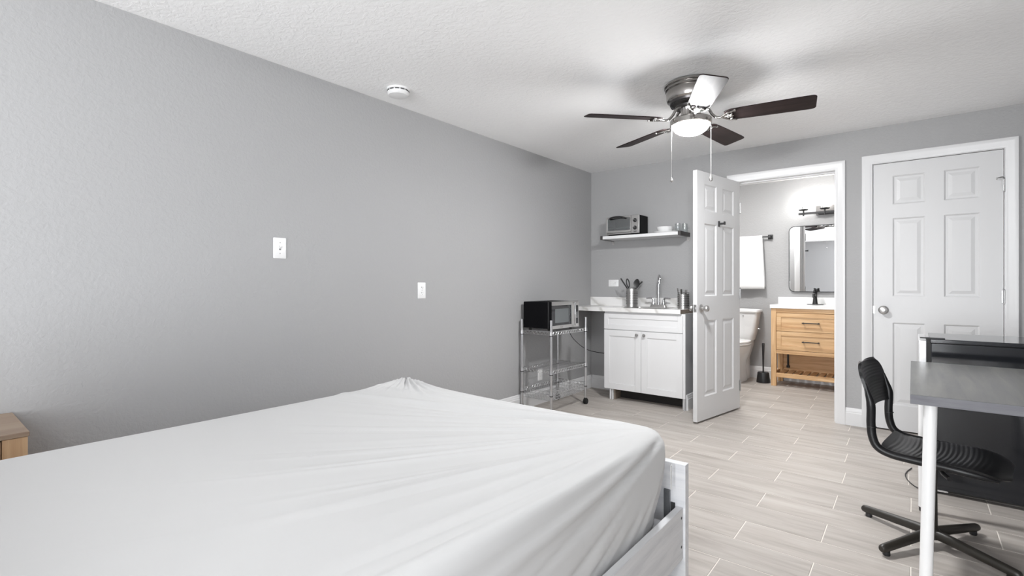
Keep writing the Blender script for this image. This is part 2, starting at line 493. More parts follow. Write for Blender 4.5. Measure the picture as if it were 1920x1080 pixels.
# six panel doors (local: x along the width from the hinge/left edge, y through the thickness, z up)
DT = 0.035
def six_panel(name, label, W, H, stile=0.119, mull=0.106):
    d = 0.009
    zs = [(0.19, 0.82), (1.02, 1.62), (1.725, 1.945)]
    k = H / 2.045
    zs = [(a * k, b * k) for a, b in zs]
    pw = (W - 2 * stile - mull) / 2
    xs = [(stile, stile + pw), (W - stile - pw, W - stile)]
    bm = bm_new()
    box(bm, 0, stile, -DT / 2, DT / 2, 0, H); box(bm, W - stile, W, -DT / 2, DT / 2, 0, H)
    zc = [0] + [q for p in zs for q in p] + [H]
    for i in range(0, len(zc), 2): box(bm, stile, W - stile, -DT / 2, DT / 2, zc[i], zc[i + 1])
    for a, b in zs: box(bm, xs[0][1], xs[1][0], -DT / 2, DT / 2, a, b)
    o = obj(name, bm, DOORP, None, smooth=False)
    tag(o, label, 'door', kind='structure')
    def panel(x0, x1, z0, z1):
        bm = bm_new()
        rings = [(0, 0), (0.010, d), (0.024, d), (0.046, 0.0035)]
        ends = []
        for s in (-1, 1):
            vs = []
            for ins, dep in rings:
                y = s * (DT / 2 - dep)
                vs.append([bm.verts.new(p) for p in ((x0 + ins, y, z0 + ins), (x1 - ins, y, z0 + ins), (x1 - ins, y, z1 - ins), (x0 + ins, y, z1 - ins))])
            for a, b in zip(vs[:-1], vs[1:]):
                for q in range(4): bm.faces.new((a[q], a[(q + 1) % 4], b[(q + 1) % 4], b[q]))
            bm.faces.new(vs[-1]); ends.append(vs[0])
        for q in range(4): bm.faces.new((ends[0][q], ends[0][(q + 1) % 4], ends[1][(q + 1) % 4], ends[1][q]))
        return bm
    panels = [(x0, x1, z0, z1) for z0, z1 in zs for x0, x1 in xs]
    return o, panels, panel
def finish_panels(o, panels, panel):
    for p in panels: obj('panel', panel(*p), DOORP, o, smooth=False, local=True)
def knob(o, x, z, s):
    bm = bm_new(); y0 = s * DT / 2
    lathe(bm, [(0.0, 0.0), (0.033, 0.0), (0.033, s * 0.004), (0.026, s * 0.010), (0.014, s * 0.014), (0.012, s * 0.026), (0.020, s * 0.032), (0.026, s * 0.042), (0.0265, s * 0.052), (0.022, s * 0.061), (0.012, s * 0.064), (0.0, s * 0.064)], (x, y0, z), 28, 'y', caps=False)
    obj('knob', bm, STEEL, o, local=True, angle=30)

# open bathroom door, hinged on the left jamb
W1 = 0.750
d1, ps, pf = six_panel('door_1', 'white six panel bathroom door standing open with black hook', W1, 2.032)
ang = math.atan2(-0.741, -0.135)
place(d1, (1.518, -0.012, 0.016), ang)
finish_panels(d1, ps, pf)
knob(d1, W1 - 0.062, 0.915, 1); knob(d1, W1 - 0.062, 0.915, -1)
bm = bm_new(); box(bm, W1 - 0.0005, W1 + 0.0015, -0.0125, 0.0125, 0.885, 0.945); lp = obj('latch_plate', bm, STEEL, d1, 0.0004, local=True)
bm = bm_new(); box(bm, W1, W1 + 0.010, -0.006, 0.006, 0.905, 0.925); obj('latch_bolt', bm, HINGE, lp, 0.001, local=True)
hx = W1 * 0.52
bm = bm_new(); prism(bm, [(a, DT / 2, b) for a, b in rrect(hx - 0.011, hx + 0.011, 1.600, 1.648, 0.003, 3)], (0, 0.006, 0))
box(bm, hx - 0.008, hx + 0.008, DT / 2 + 0.005, DT / 2 + 0.048, 1.616, 1.632)
prism(bm, [(a, DT / 2 + 0.046, b) for a, b in rrect(hx - 0.011, hx + 0.011, 1.613, 1.640, 0.003, 3)], (0, 0.009, 0))
obj('robe_hook', bm, BLACKM, d1, 0.001, local=True, label='black square robe hook')
def hinge(o, x, z, s, h=0.089):
    bm = bm_new(); y = s * (DT / 2 + 0.004)
    cyl(bm, (x, y, z - h / 2), (x, y, z + h / 2), 0.0055, seg=12)
    for q in (-1, 1): lathe(bm, [(0.0, 0), (0.006, 0), (0.0065, q * 0.003), (0.003, q * 0.007), (0, q * 0.007)], (x, y, z + q * h / 2), 12, caps=False)
    box(bm, x - 0.012, x + 0.012, s * (DT / 2) - 0.001, s * (DT / 2) + 0.0015, z - h / 2, z + h / 2)
    return obj('hinge', bm, HINGE, o, local=True)
for z in (0.20, 1.03, 1.80): hinge(d1, 0.0, z, 1)

# closed closet door
W2 = 0.727
d2, ps, pf = six_panel('door_2', 'white six panel closet door closed with round nickel knob', W2, 2.046)
place(d2, (DX0 + 0.0035, 0.006 + DT / 2, 0.012))
finish_panels(d2, ps, pf)
knob(d2, 0.063, 0.915, -1)
bm = bm_new(); box(bm, -0.002, 0.010, -DT / 2 - 0.001, -DT / 2 + 0.001, 0.888, 0.944); obj('strike_plate', bm, HINGE, d2, local=True)
for z in (0.20, 1.028, 1.800):
    h = hinge(d2, W2 + 0.003, z, -1)
    if z > 1.5:
        bm = bm_new(); y = -DT / 2 - 0.006; zt = z + 0.052
        tube(bm, smooth_path([(W2 + 0.003, y, zt - 0.01), (W2 - 0.004, y - 0.012, zt), (W2 - 0.020, y - 0.022, zt - 0.002), (W2 - 0.036, y - 0.020, zt - 0.006)], 5), 0.0035, 8)
        tube(bm, [(W2 + 0.003, y, zt - 0.008), (W2 + 0.022, y - 0.010, zt - 0.002)], 0.003, 8)
        lathe(bm, [(0, 0), (0.007, 0), (0.007, 0.006), (0, 0.006)], (W2 - 0.038, y - 0.020, zt - 0.008), 10, 'x', caps=False)
        obj('door_stop', bm, HINGE, h, local=True)

# ------------------------------------------------------------------ wall fittings
def outlet_plate(name, label, cat, centre, axis, horizontal=False, kind='outlet'):
    """axis: 'x' = on the left wall facing +x, 'y' = on a wall facing -y, 'Y' = on a wall facing +y"""
    t = thing(name, label, cat, centre, {'x': R(90), 'y': 0.0, 'Y': R(180)}[axis])
    def P(bm):            # local: plate in x-z plane, faces -y
        if horizontal: bm.transform(Matrix.Rotation(R(90), 4, 'Y'))
        return bm
    bm = bm_new(); w, h = 0.0355, 0.0575
    a = [(x, 0, z) for x, z in rrect(-w, w, -h, h, 0.004, 3)]; b = [(x, -0.004, z) for x, z in rrect(-w, w, -h, h, 0.004, 3)]
    c = [(x, -0.006, z) for x, z in rrect(-w + 0.003, w - 0.003, -h + 0.003, h - 0.003, 0.004, 3)]
    loft(bm, [a, b, c]); obj('cover_plate', P(bm), PLASTIC, t, local=True)
    scr = [0.0] if kind == 'outlet' else ([-0.021, 0.021] if kind == 'blank' else [-0.030, 0.030])
    for z in scr:
        bm = bm_new(); cyl(bm, (0, -0.0055, z), (0, -0.0072, z), 0.0030, seg=10); obj('screw', P(bm), STEEL, t, local=True)
    if kind == 'outlet':
        for z in (-0.0195, 0.0195):
            bm = bm_new(); prism(bm, [(x, -0.0055, q + z) for x, q in ellipse(0, 0, 0.017, 0.0145, 20, 3)], (0, -0.0025, 0)); f = obj('socket', P(bm), PLASTIC, t, 0.0006, local=True)
            bm = bm_new(); box(bm, -0.0075, -0.0050, -0.0084, -0.0078, z - 0.001, z + 0.008); box(bm, 0.0050, 0.0075, -0.0084, -0.0078, z - 0.001, z + 0.007); cyl(bm, (0, -0.0078, z - 0.007), (0, -0.0084, z - 0.007), 0.0024, seg=8)
            obj('slots', P(bm), SLOT, f, local=True)
    if kind == 'switch':
        bm = bm_new(); box(bm, -0.0055, 0.0055, -0.0064, -0.0058, -0.012, 0.012); obj('toggle_slot', P(bm), Mat('shadow_gap_grey', g(0.25), 0.6).m, t, local=True)
        bm = bm_new(); prism(bm, [(-0.0045, -0.006, -0.004), (-0.0045, -0.006, 0.009), (-0.0045, -0.017, 0.011), (-0.0045, -0.017, 0.006)], (0.009, 0, 0)); obj('toggle', P(bm), PLASTIC, t, 0.0006, local=True)
    return t
outlet_plate('light_switch', 'white toggle light switch plate high on the left grey wall', 'light switch', (0.0, -3.452, 1.326), 'x', kind='switch')
outlet_plate('wall_outlet', 'white vertical wall outlet between light switch and microwave', 'outlet', (0.0, -2.424, 1.081), 'x')
outlet_plate('blank_wall_plate', 'white blank cover plate low on the wall behind wire cart', 'wall plate', (0.0, -0.965, 0.275), 'x', kind='blank')
outlet_plate('kitchen_outlet', 'white horizontal wall outlet above the marble backsplash', 'outlet', (0.272, 0.0, 1.140), 'y', horizontal=True)
outlet_plate('bathroom_switch', 'white switch plate inside the bathroom seen in its mirror', 'light switch', (1.330, T, 1.12), 'Y', kind='switch')

# smoke detector
t = thing('smoke_detector', 'round white smoke detector on ceiling near the left wall', 'smoke detector', (0.235, -2.815, CH))
bm = bm_new(); lathe(bm, [(0, 0), (0.070, 0), (0.070, -0.012), (0.064, -0.013), (0.064, -0.020), (0.067, -0.021), (0.066, -0.034), (0.060, -0.042), (0.045, -0.045), (0, -0.046)], seg=40, caps=False); obj('body', bm, PLASTIC, t, local=True, angle=30)
for k in range(12):
    a0, a1 = R(k * 30 + 4), R(k * 30 + 26)
    bm = bm_new(); pts = [(0.0655 * math.cos(a0 + (a1 - a0) * i / 5), 0.0655 * math.sin(a0 + (a1 - a0) * i / 5), -0.0165) for i in range(6)]
    tube(bm, pts, 0.0026, 6); obj('vent_slot', bm, SLOT, t, local=True)

# ------------------------------------------------------------------ ceiling fan
FX, FY, FZ = 1.690, -1.735, CH
fan = thing('ceiling_fan', 'five blade dark ceiling fan with nickel housing and lit globe', 'ceiling fan', (FX, FY, FZ))
bm = bm_new()
lathe(bm, [(0.0, 0), (0.150, 0), (0.156, -0.006), (0.156, -0.016), (0.148, -0.020), (0.150, -0.026), (0.150, -0.034), (0.142, -0.038), (0.144, -0.044), (0.143, -0.088), (0.139, -0.098), (0.128, -0.106), (0.0, -0.106)], seg=64, caps=False)
obj('motor_housing', bm, NICKEL, fan, local=True, angle=28)
bm = bm_new(); lathe(bm, [(0.0, -0.104), (0.126, -0.105), (0.122, -0.118), (0.108, -0.130), (0.092, -0.136), (0.088, -0.148), (0.0, -0.148)], seg=48, caps=False)
low = obj('motor_bowl', bm, NICKELD, fan, local=True, angle=28)
for k in range(16):
    a = 2 * math.pi * k / 16; bm = bm_new()
    lathe(bm, [(0, -0.003), (0.0045, -0.003), (0.0045, 0.003), (0, 0.003)], seg=8, caps=False)
    bm.transform(Matrix.Translation((0.116 * math.cos(a), 0.116 * math.sin(a), -0.124)) @ Matrix.Rotation(a, 4, 'Z') @ Matrix.Rotation(R(50), 4, 'Y') @ Matrix.Diagonal((1, 3.6, 1, 1)))
    obj('vent_hole', bm, SLOT, low, local=True)
bm = bm_new()
ring = []
def fluted(r, z, n=72): return [((r + 0.0022 * math.cos(18 * 2 * math.pi * k / n)) * math.cos(2 * math.pi * k / n), (r + 0.0022 * math.cos(18 * 2 * math.pi * k / n)) * math.sin(2 * math.pi * k / n), z) for k in range(n)]
loft(bm, [fluted(0.060, -0.146), fluted(0.058, -0.150), fluted(0.055, -0.190), fluted(0.058, -0.200)])
obj('light_neck', bm, NICKEL, fan, local=True)
bm = bm_new(); lathe(bm, [(0.0, -0.196), (0.058, -0.198), (0.070, -0.204), (0.095, -0.212), (0.118, -0.216), (0.122, -0.222), (0.1215, -0.249), (0.114, -0.253), (0.109, -0.246), (0.0, -0.240)], seg=56, caps=False)
obj('light_fitter', bm, NICKEL, fan, local=True, angle=30)
bm = bm_new(); lathe(bm, [(0.1055, -0.242), (0.1065, -0.250)] + [(0.1065 * math.cos(R(a)), -0.250 - 0.062 * math.sin(R(a))) for a in range(8, 90, 8)] + [(0, -0.312)], seg=48, caps=False)
obj('glass_globe', bm, GLOBE, fan, local=True, label='glowing white frosted glass bowl')
fl = bpy.data.lights.new('fan_lamp', 'AREA'); fl.shape = 'DISK'; fl.size = 0.19; fl.energy = 4; fl.color = (0.99, 0.995, 1.0)
flo = bpy.data.objects.new('fan_lamp', fl); COL.objects.link(flo); flo.parent = fan; flo.location = (0, 0, -0.316)
def blade_outline():
    pts = []
    for x, hw in ((0.190, 0.040), (0.205, 0.052), (0.230, 0.060), (0.300, 0.064), (0.450, 0.068), (0.600, 0.071), (0.638, 0.070)):
        pts.append((x, hw))
    for a in (70, 50, 30, 12): pts.append((0.638 + 0.022 * math.cos(R(a)), 0.070 - 0.022 + 0.022 * math.sin(R(a))))
    return pts + [(x, -y) for x, y in reversed(pts)]
PITCHB = R(-12)
blade0 = iron0 = None
for k in range(5):
    a = R(10.5 + 72 * k)
    Mz = Matrix.Rotation(a, 4, 'Z')
    bm = bm_new(); out = blade_outline()
    prism(bm, [(x, y, 0) for x, y in out], (0, 0, 0.006))
    b = obj('blade', bm, BLADE, fan, 0.0015, local=True)
    b.matrix_local = Mz @ Matrix.Translation((0, 0, -0.222)) @ Matrix.Rotation(PITCHB, 4, 'X')
    WM[b.name] = WM[fan.name] @ b.matrix_local
    # blade iron: S shaped arm and an open scrolled plate under the blade root
    bm = bm_new()
    tube(bm, smooth_path([(0.075, 0, 0.078), (0.100, 0, 0.062), (0.122, 0, 0.022), (0.150, 0, -0.004), (0.185, 0, -0.006)], 6), [0.009] * 6 + [0.0085] * 6 + [0.008] * 6 + [0.0075] * 6 + [0.007], 10)
    for s in (-1, 1):
        tube(bm, smooth_path([(0.172, 0, -0.006), (0.190, s * 0.018, -0.006), (0.215, s * 0.040, -0.006), (0.250, s * 0.052, -0.005)], 6), 0.0055, 8)
        tube(bm, smooth_path([(0.180, 0, -0.006), (0.205, s * 0.014, -0.006), (0.228, s * 0.012, -0.006), (0.232, s * 0.030, -0.005), (0.222, s * 0.040, -0.005)], 5), 0.004, 8)
        lathe(bm, [(0, -0.010), (0.007, -0.009), (0.008, -0.002), (0, -0.002)], (0.250, s * 0.052, 0), 12, caps=False)
    lathe(bm, [(0, -0.010), (0.007, -0.009), (0.008, -0.002), (0, -0.002)], (0.235, 0, 0), 12, caps=False)
    tube(bm, [(0.180, 0, -0.006), (0.236, 0, -0.005)], 0.005, 8)
    ir = obj('blade_iron', bm, NICKEL, b, local=True)
# pull chains
Rv = Vector((math.cos(R(38.9)), math.sin(R(38.9)), 0))
for s, off, zb in ((-1, 0.118, 1.775), (1, 0.124, 1.790)):
    p = Rv * s * off
    bm = bm_new(); tube(bm, [(p.x * 0.9, p.y * 0.9, -0.228), (p.x, p.y, -0.236), (p.x, p.y, zb - CH)], 0.0016, 6)
    ch = obj('pull_chain', bm, STEEL, fan, local=True)
    bm = bm_new(); lathe(bm, [(0, 0.012), (0.004, 0.010), (0.005, 0.0), (0.009, -0.010), (0.0115, -0.020), (0.009, -0.030), (0.0, -0.034)] if s > 0 else [(0, 0.006), (0.004, 0.004), (0.004, -0.003), (0.0095, -0.010), (0.0095, -0.018), (0, -0.026)], (p.x, p.y, zb - CH), 16, caps=False)
    obj('chain_pendant', bm, STEEL, ch, local=True)

# ------------------------------------------------------------------ kitchenette
# base cabinet
CX0, CX1, CY = 0.372, 1.168, -0.400
cab = thing('base_cabinet', 'white shaker sink cabinet with two doors under marble counter', 'cabinet', (0.77, -0.2, 0))
bm = bm_new()
box(bm, CX0, CX0 + 0.018, CY + 0.020, -0.002, 0.105, 0.860); box(bm, CX1 - 0.024, CX1 - 0.006, CY + 0.020, -0.002, 0.105, 0.860)
box(bm, CX0 + 0.018, CX1 - 0.024, CY + 0.020, -0.002, 0.105, 0.122)
box(bm, CX0 + 0.018, CX1 - 0.024, -0.012, -0.002, 0.122, 0.860)
box(bm, CX0 + 0.018, CX1 - 0.024, CY + 0.020, CY + 0.036, 0.675, 0.860)
box(bm, CX0 + 0.018, CX1 - 0.024, CY + 0.020, CY + 0.036, 0.122, 0.140)
obj('carcass', bm, CABWHITE, cab, 0.001)
bm = bm_new(); box(bm, CX1 - 0.006, CX1 + 0.010, CY + 0.004, -0.002, 0.0, 0.860); obj('end_panel', bm, CABGREY, cab, label='grey painted end panel')
bm = bm_new(); box(bm, CX1 - 0.010, CX1 + 0.0101, CY + 0.002, CY + 0.0235, 0.105, 0.860); obj('face_strip', bm, CABWHITE, cab, 0.001)
bm = bm_new(); prism(bm, [Vector((CX1 + 0.010 + d, -0.370, h)) for d, h in BPROF], (0, 0.352, 0)); obj('end_baseboard', bm, TRIM, cab, angle=25, label='white baseboard on the grey end panel')
def shaker(bm, x0, x1, z0, z1, y, th=0.019, fr=0.058, rec=0.008):
    box(bm, x0, x0 + fr, y, y + th, z0, z1); box(bm, x1 - fr, x1, y, y + th, z0, z1)
    box(bm, x0 + fr, x1 - fr, y, y + th, z0, z0 + fr); box(bm, x0 + fr, x1 - fr, y, y + th, z1 - fr, z1)
    box(bm, x0 + fr, x1 - fr, y + rec, y + th, z0 + fr, z1 - fr)
bm = bm_new(); shaker(bm, CX0 + 0.003, CX1 - 0.012, 0.689, 0.843, CY, fr=0.045, rec=0.006); obj('false_drawer_front', bm, CABWHITE, cab, 0.0012)
xm = 0.7615
for x0, x1, kx in ((CX0 + 0.003, xm - 0.0015, xm - 0.036), (xm + 0.0015, CX1 - 0.012, xm + 0.036)):
    bm = bm_new(); shaker(bm, x0, x1, 0.105, 0.683, CY); dd = obj('door', bm, CABWHITE, cab, 0.0012)
    bm = bm_new(); lathe(bm, [(0, 0), (0.006, 0), (0.005, -0.010), (0.008, -0.014), (0.0145, -0.018), (0.0150, -0.024), (0.011, -0.029), (0, -0.030)], (kx, CY, 0.648), 20, 'y', caps=False); obj('knob', bm, STEEL, dd, label='round steel knob')
bm = bm_new(); box(bm, CX0 + 0.020, CX1 - 0.010, CY + 0.150, CY + 0.165, 0, 0.105); obj('toe_kick', bm, DARKIN, cab)  # shade of the recess put into the board's near-black colour
bm = bm_new(); box(bm, CX0 + 0.093, CX0 + 0.108, CY + 0.032, CY + 0.150, 0, 0.105); obj('toe_kick_return', bm, RAWWOOD, cab, label='brown unpainted board behind the left cabinet leg')
bm = bm_new(); box(bm, CX0 + 0.058, CX0 + 0.072, CY + 0.012, CY + 0.030, 0, 0.105); box(bm, CX0 + 0.080, CX0 + 0.092, CY + 0.014, CY + 0.032, 0, 0.105); obj('leg', bm, CABWHITE, cab, 0.001)
bm = bm_new(); box(bm, CX1 - 0.022, CX1 - 0.0065, CY + 0.030, CY + 0.050, 0, 0.105); obj('leg', bm, CABWHITE, cab, 0.001)

# counter with backsplash (one lifted-off piece); hole cut for the sink
SX0, SX1, SY0, SY1 = 0.585, 0.945, -0.370, -0.060
KZ = 0.900
cnt = thing('countertop', 'white marble laminate countertop with grey veins over sink cabinet', 'countertop', (0.57, -0.21, 0.862))
bm = bm_new(); y0 = -0.425; xr = 1.1445
box(bm, 0.002, SX0, y0, -0.001, 0.862, KZ); box(bm, SX1, xr, y0, -0.001, 0.862, KZ); box(bm, SX0, SX1, y0, SY0, 0.862, KZ); box(bm, SX0, SX1, SY1, -0.001, 0.862, KZ)
obj('slab', bm, MARBLE, cnt)
bm = bm_new(); box(bm, 0.002, 1.045, -0.020, -0.001, KZ, 0.992); obj('backsplash', bm, MARBLE, cnt, 0.002)
bm = bm_new(); box(bm, xr, xr + 0.0012, y0 + 0.003, -0.001, 0.8625, KZ - 0.001); obj('cut_end', bm, RAWWOOD, cnt, label='bare brown cut end of counter')

# sink
snk = thing('kitchen_sink', 'small stainless drop-in sink set into the marble counter', 'sink', ((SX0 + SX1) / 2, (SY0 + SY1) / 2, 0.76))
bm = bm_new()
o_ = rrect(SX0 - 0.018, SX1 + 0.018, SY0 - 0.018, SY1 + 0.018, 0.03, 5); i_ = rrect(SX0 + 0.010, SX1 - 0.010, SY0 + 0.010, SY1 - 0.060, 0.04, 5); j_ = rrect(SX0 + 0.020, SX1 - 0.020, SY0 + 0.020, SY1 - 0.070, 0.04, 5)
loft(bm, [[(x, y, KZ + 0.0005) for x, y in o_], [(x, y, KZ + 0.004) for x, y in rrect(SX0 - 0.015, SX1 + 0.015, SY0 - 0.015, SY1 + 0.015, 0.03, 5)], [(x, y, KZ + 0.002) for x, y in i_], [(x, y, KZ - 0.12) for x, y in j_]], caps=False)
vs = [bm.verts.new((x, y, KZ - 0.121)) for x, y in j_]; bm.faces.new(vs)
obj('basin', bm, STEEL, snk, angle=30)
bm = bm_new(); lathe(bm, [(0, 0.002), (0.030, 0.002), (0.034, 0.0), (0.0, 0.0)], ((SX0 + SX1) / 2, -0.24, KZ - 0.1205), 24, caps=False); obj('drain', bm, CHROME, snk)

# faucet
fx, fy = 0.806, -0.090
fau = thing('kitchen_faucet', 'chrome gooseneck faucet with two lever handles at kitchen sink', 'faucet', (fx, fy, KZ + 0.003))
bm = bm_new(); loft(bm, [[(x, y, KZ + 0.0025) for x, y in rrect(fx - 0.085, fx + 0.085, fy - 0.026, fy + 0.026, 0.02, 5)], [(x, y, KZ + 0.016) for x, y in rrect(fx - 0.083, fx + 0.083, fy - 0.024, fy + 0.024, 0.02, 5)], [(x, y, KZ + 0.028) for x, y in rrect(fx - 0.074, fx + 0.074, fy - 0.018, fy + 0.018, 0.016, 5)]]); obj('base', bm, STEEL, fau)
bm = bm_new()
sp = [(fx, fy, KZ + 0.026), (fx, fy, KZ + 0.10), (fx, fy, KZ + 0.20), (fx, fy, KZ + 0.26)] + [(fx + 0.020 - 0.020 * math.cos(R(a)), fy - 0.034 + 0.034 * math.cos(R(a)), KZ + 0.268 + 0.046 * math.sin(R(a))) for a in range(15, 181, 15)] + [(fx + 0.040, fy - 0.068, KZ + 0.240)]
tube(bm, sp, 0.0105, 14); cyl(bm, (fx, fy, KZ + 0.027), (fx, fy, KZ + 0.050), 0.015); cyl(bm, (fx + 0.040, fy - 0.068, KZ + 0.252), (fx + 0.040, fy - 0.068, KZ + 0.232), 0.0125)
obj('spout', bm, CHROME, fau)
for s in (-1, 1):
    bm = bm_new(); hx_ = fx + s * 0.052
    lathe(bm, [(0.021, 0), (0.020, 0.010), (0.014, 0.022), (0.011, 0.040), (0, 0.040)], (hx_, fy, KZ + 0.027), 20, caps=False)
    tube(bm, smooth_path([(hx_ - s * 0.002, fy, KZ + 0.055), (hx_ + s * 0.002, fy, KZ + 0.078), (hx_ + s * 0.020, fy - 0.002, KZ + 0.092), (hx_ + s * 0.050, fy - 0.004, KZ + 0.090), (hx_ + s * 0.072, fy - 0.004, KZ + 0.089)], 6), [0.011] * 6 + [0.010] * 6 + [0.0075] * 6 + [0.0065] * 6 + [0.006], 10)
    obj('handle', bm, CHROME, fau)

# perforated holders
def holder(name, label, x, y, h=0.180, r=0.0575):
    t = thing(name, label, 'utensil holder', (x, y, KZ + 0.0045))
    bm = bm_new(); lathe(bm, [(0, 0), (r, 0), (r, h), (r - 0.0015, h + 0.001), (r - 0.003, h), (r - 0.003, 0.003), (0, 0.003)], seg=40, caps=False); obj('cup', bm, STEEL, t, local=True, angle=30)
    bm = bm_new()
    for zi in range(8):
        for ai in range(26):
            a = 2 * math.pi * ai / 26
            if ai % 13 in (5, 6): continue
            z = 0.030 + zi * 0.0165
            d = Vector((math.cos(a), math.sin(a), 0)); p = d * (r - 0.0002); p.z = z
            cyl(bm, p, p + d * 0.0006, 0.0042, seg=8)
    obj('perforations', bm, SLOT, t, local=True, kind='stuff', label='rows of round drain holes')
    return t
hx0, hy0 = 0.553, -0.150
holder('utensil_holder', 'tall perforated steel cup holding black utensils left of the faucet', hx0, hy0)
UZ = KZ + 0.012
def utensil(name, label, cat, base, tip, kind, mat=BLACKP, mat2=None):
    base = Vector(base); tip = Vector(tip); d = (tip - base); L = d.length
    dz = d.normalized(); ax = Vector((0.778, 0.628, 0)); ax = (ax - dz * ax.dot(dz)).normalized(); ay = dz.cross(ax)
    q = Matrix((ax, ay, dz)).transposed().to_quaternion()
    t = thing(name, label, cat, base)
    t.rotation_mode = 'QUATERNION'; t.rotation_quaternion = q
    WM[t.name] = Matrix.Translation(base) @ q.to_matrix().to_4x4()
    bm = bm_new()
    if kind == 'handle':       # only the handle end sticks out
        tube(bm, [(0, 0, 0), (0, 0, L * 0.55), (0, 0, L * 0.97), (0, 0, L)], [0.004, 0.0065, 0.0075, 0.005], 10)
        obj('handle', bm, mat, t, local=True)
        bm = bm_new(); loft(bm, [[(x, yy, 0.0) for x, yy in ellipse(0, 0, 0.007, 0.002, 16)], [(x, yy, 0.03) for x, yy in ellipse(0, 0, 0.008, 0.003, 16)], [(x, yy, 0.05) for x, yy in ellipse(0, 0, 0.005, 0.004, 16)]]); obj('head', bm, mat, t, local=True)
    else:
        hl, hw = (0.092, 0.032) if kind == 'spoon' else (0.096, 0.019)
        tube(bm, [(0, 0, 0), (0, 0, L - hl + 0.012)], [0.0065, 0.005], 10)
        obj('handle', bm, mat, t, local=True)
        bm = bm_new()
        if kind == 'spoon':
            secs = []
            for i in range(11):
                u = i / 10; z = L - hl + hl * u; w = max(0.004, hw * math.sin(math.pi * (0.06 + 0.90 * u)) ** 0.75)
                dep = 0.010 * math.sin(math.pi * u)
                secs.append([(x, yy + dep, z) for x, yy in ellipse(0, 0, w, 0.003, 18)])
            loft(bm, secs)
        else:
            zc = L - hl / 2
            o1 = ellipse(0, zc, hw, hl / 2, 28); i1 = ellipse(0, zc, hw * 0.42, hl * 0.34, 28)
            A = [bm.verts.new((x, -0.0025, z)) for x, z in o1]; B = [bm.verts.new((x, 0.0025, z)) for x, z in o1]
            C2 = [bm.verts.new((x, -0.0025, z)) for x, z in i1]; D = [bm.verts.new((x, 0.0025, z)) for x, z in i1]
            for k in range(28):
                k2 = (k + 1) % 28
                for P, Q in ((A, B), (B, D), (D, C2), (C2, A)): bm.faces.new((P[k], P[k2], Q[k2], Q[k]))
        obj('head', bm, mat, t, local=True)
    return t
def rf(r, f, z): return (hx0 + 0.778 * r - 0.628 * f, hy0 + 0.628 * r + 0.778 * f, KZ + z)
utensil('spatula', 'black utensil handle leaning furthest left in the tall steel cup', 'utensil', rf(0.038, 0.006, 0.055), rf(-0.112, 0.006, 0.288), 'handle')
utensil('slotted_spoon', 'black slotted spoon head standing left of centre in steel cup', 'utensil', rf(-0.004, -0.016, 0.012), rf(-0.054, -0.020, 0.286), 'slotted')
utensil('serving_spoon', 'broad black serving spoon head upright in tall steel cup', 'utensil', rf(0.020, -0.018, 0.012), rf(0.049, -0.020, 0.282), 'spoon')
utensil('ladle', 'black utensil handle leaning furthest right in the tall steel cup', 'utensil', rf(-0.033, 0.020, 0.110), rf(0.108, 0.016, 0.256), 'handle')
hx1, hy1 = 1.076, -0.160
h2 = holder('cutlery_holder', 'perforated steel cup of cutlery half hidden by bathroom door', hx1, hy1, 0.135, 0.052)
h2.location.z = KZ + 0.001; WM[h2.name] = Matrix.Translation(h2.location)
CUT = [(-0.020, -0.012, -0.052, -0.010, 0.190), (-0.008, 0.012, -0.030, 0.016, 0.178), (0.004, -0.016, -0.008, -0.030, 0.182), (0.016, 0.010, 0.018, 0.020, 0.176)]
LBL = ['steel fork leaning furthest left in the cutlery cup', 'steel fork second from the left in the cutlery cup', 'steel fork standing middle of the cutlery cup', 'steel fork beside the door edge in the cutlery cup']
for (bx_, by_, tx_, ty_, h), lb in zip(CUT, LBL):
    base = Vector((hx1 + bx_, hy1 + by_, KZ + 0.006)); tip = Vector((hx1 + tx_, hy1 + ty_, KZ + h)); d = tip - base; L = d.length
    t = thing('fork', lb, 'fork', base, group='cutlery in the right steel cup'); t.rotation_mode = 'QUATERNION'; q = d.to_track_quat('Z', 'Y'); t.rotation_quaternion = q
    WM[t.name] = Matrix.Translation(base) @ q.to_matrix().to_4x4()
    bm = bm_new(); loft(bm, [[(x, y, z) for x, y in ellipse(0, 0, w, 0.0016, 10)] for z, w in ((0, 0.007), (L * 0.5, 0.004), (L - 0.055, 0.004), (L - 0.040, 0.011), (L - 0.034, 0.012))]); obj('handle', bm, NICKEL, t, local=True)
    bm = bm_new()
    for k in range(4): box(bm, -0.0115 + k * 0.0065, -0.0085 + k * 0.0065, -0.001, 0.001, L - 0.036, L)
    obj('tines', bm, NICKEL, t, local=True)

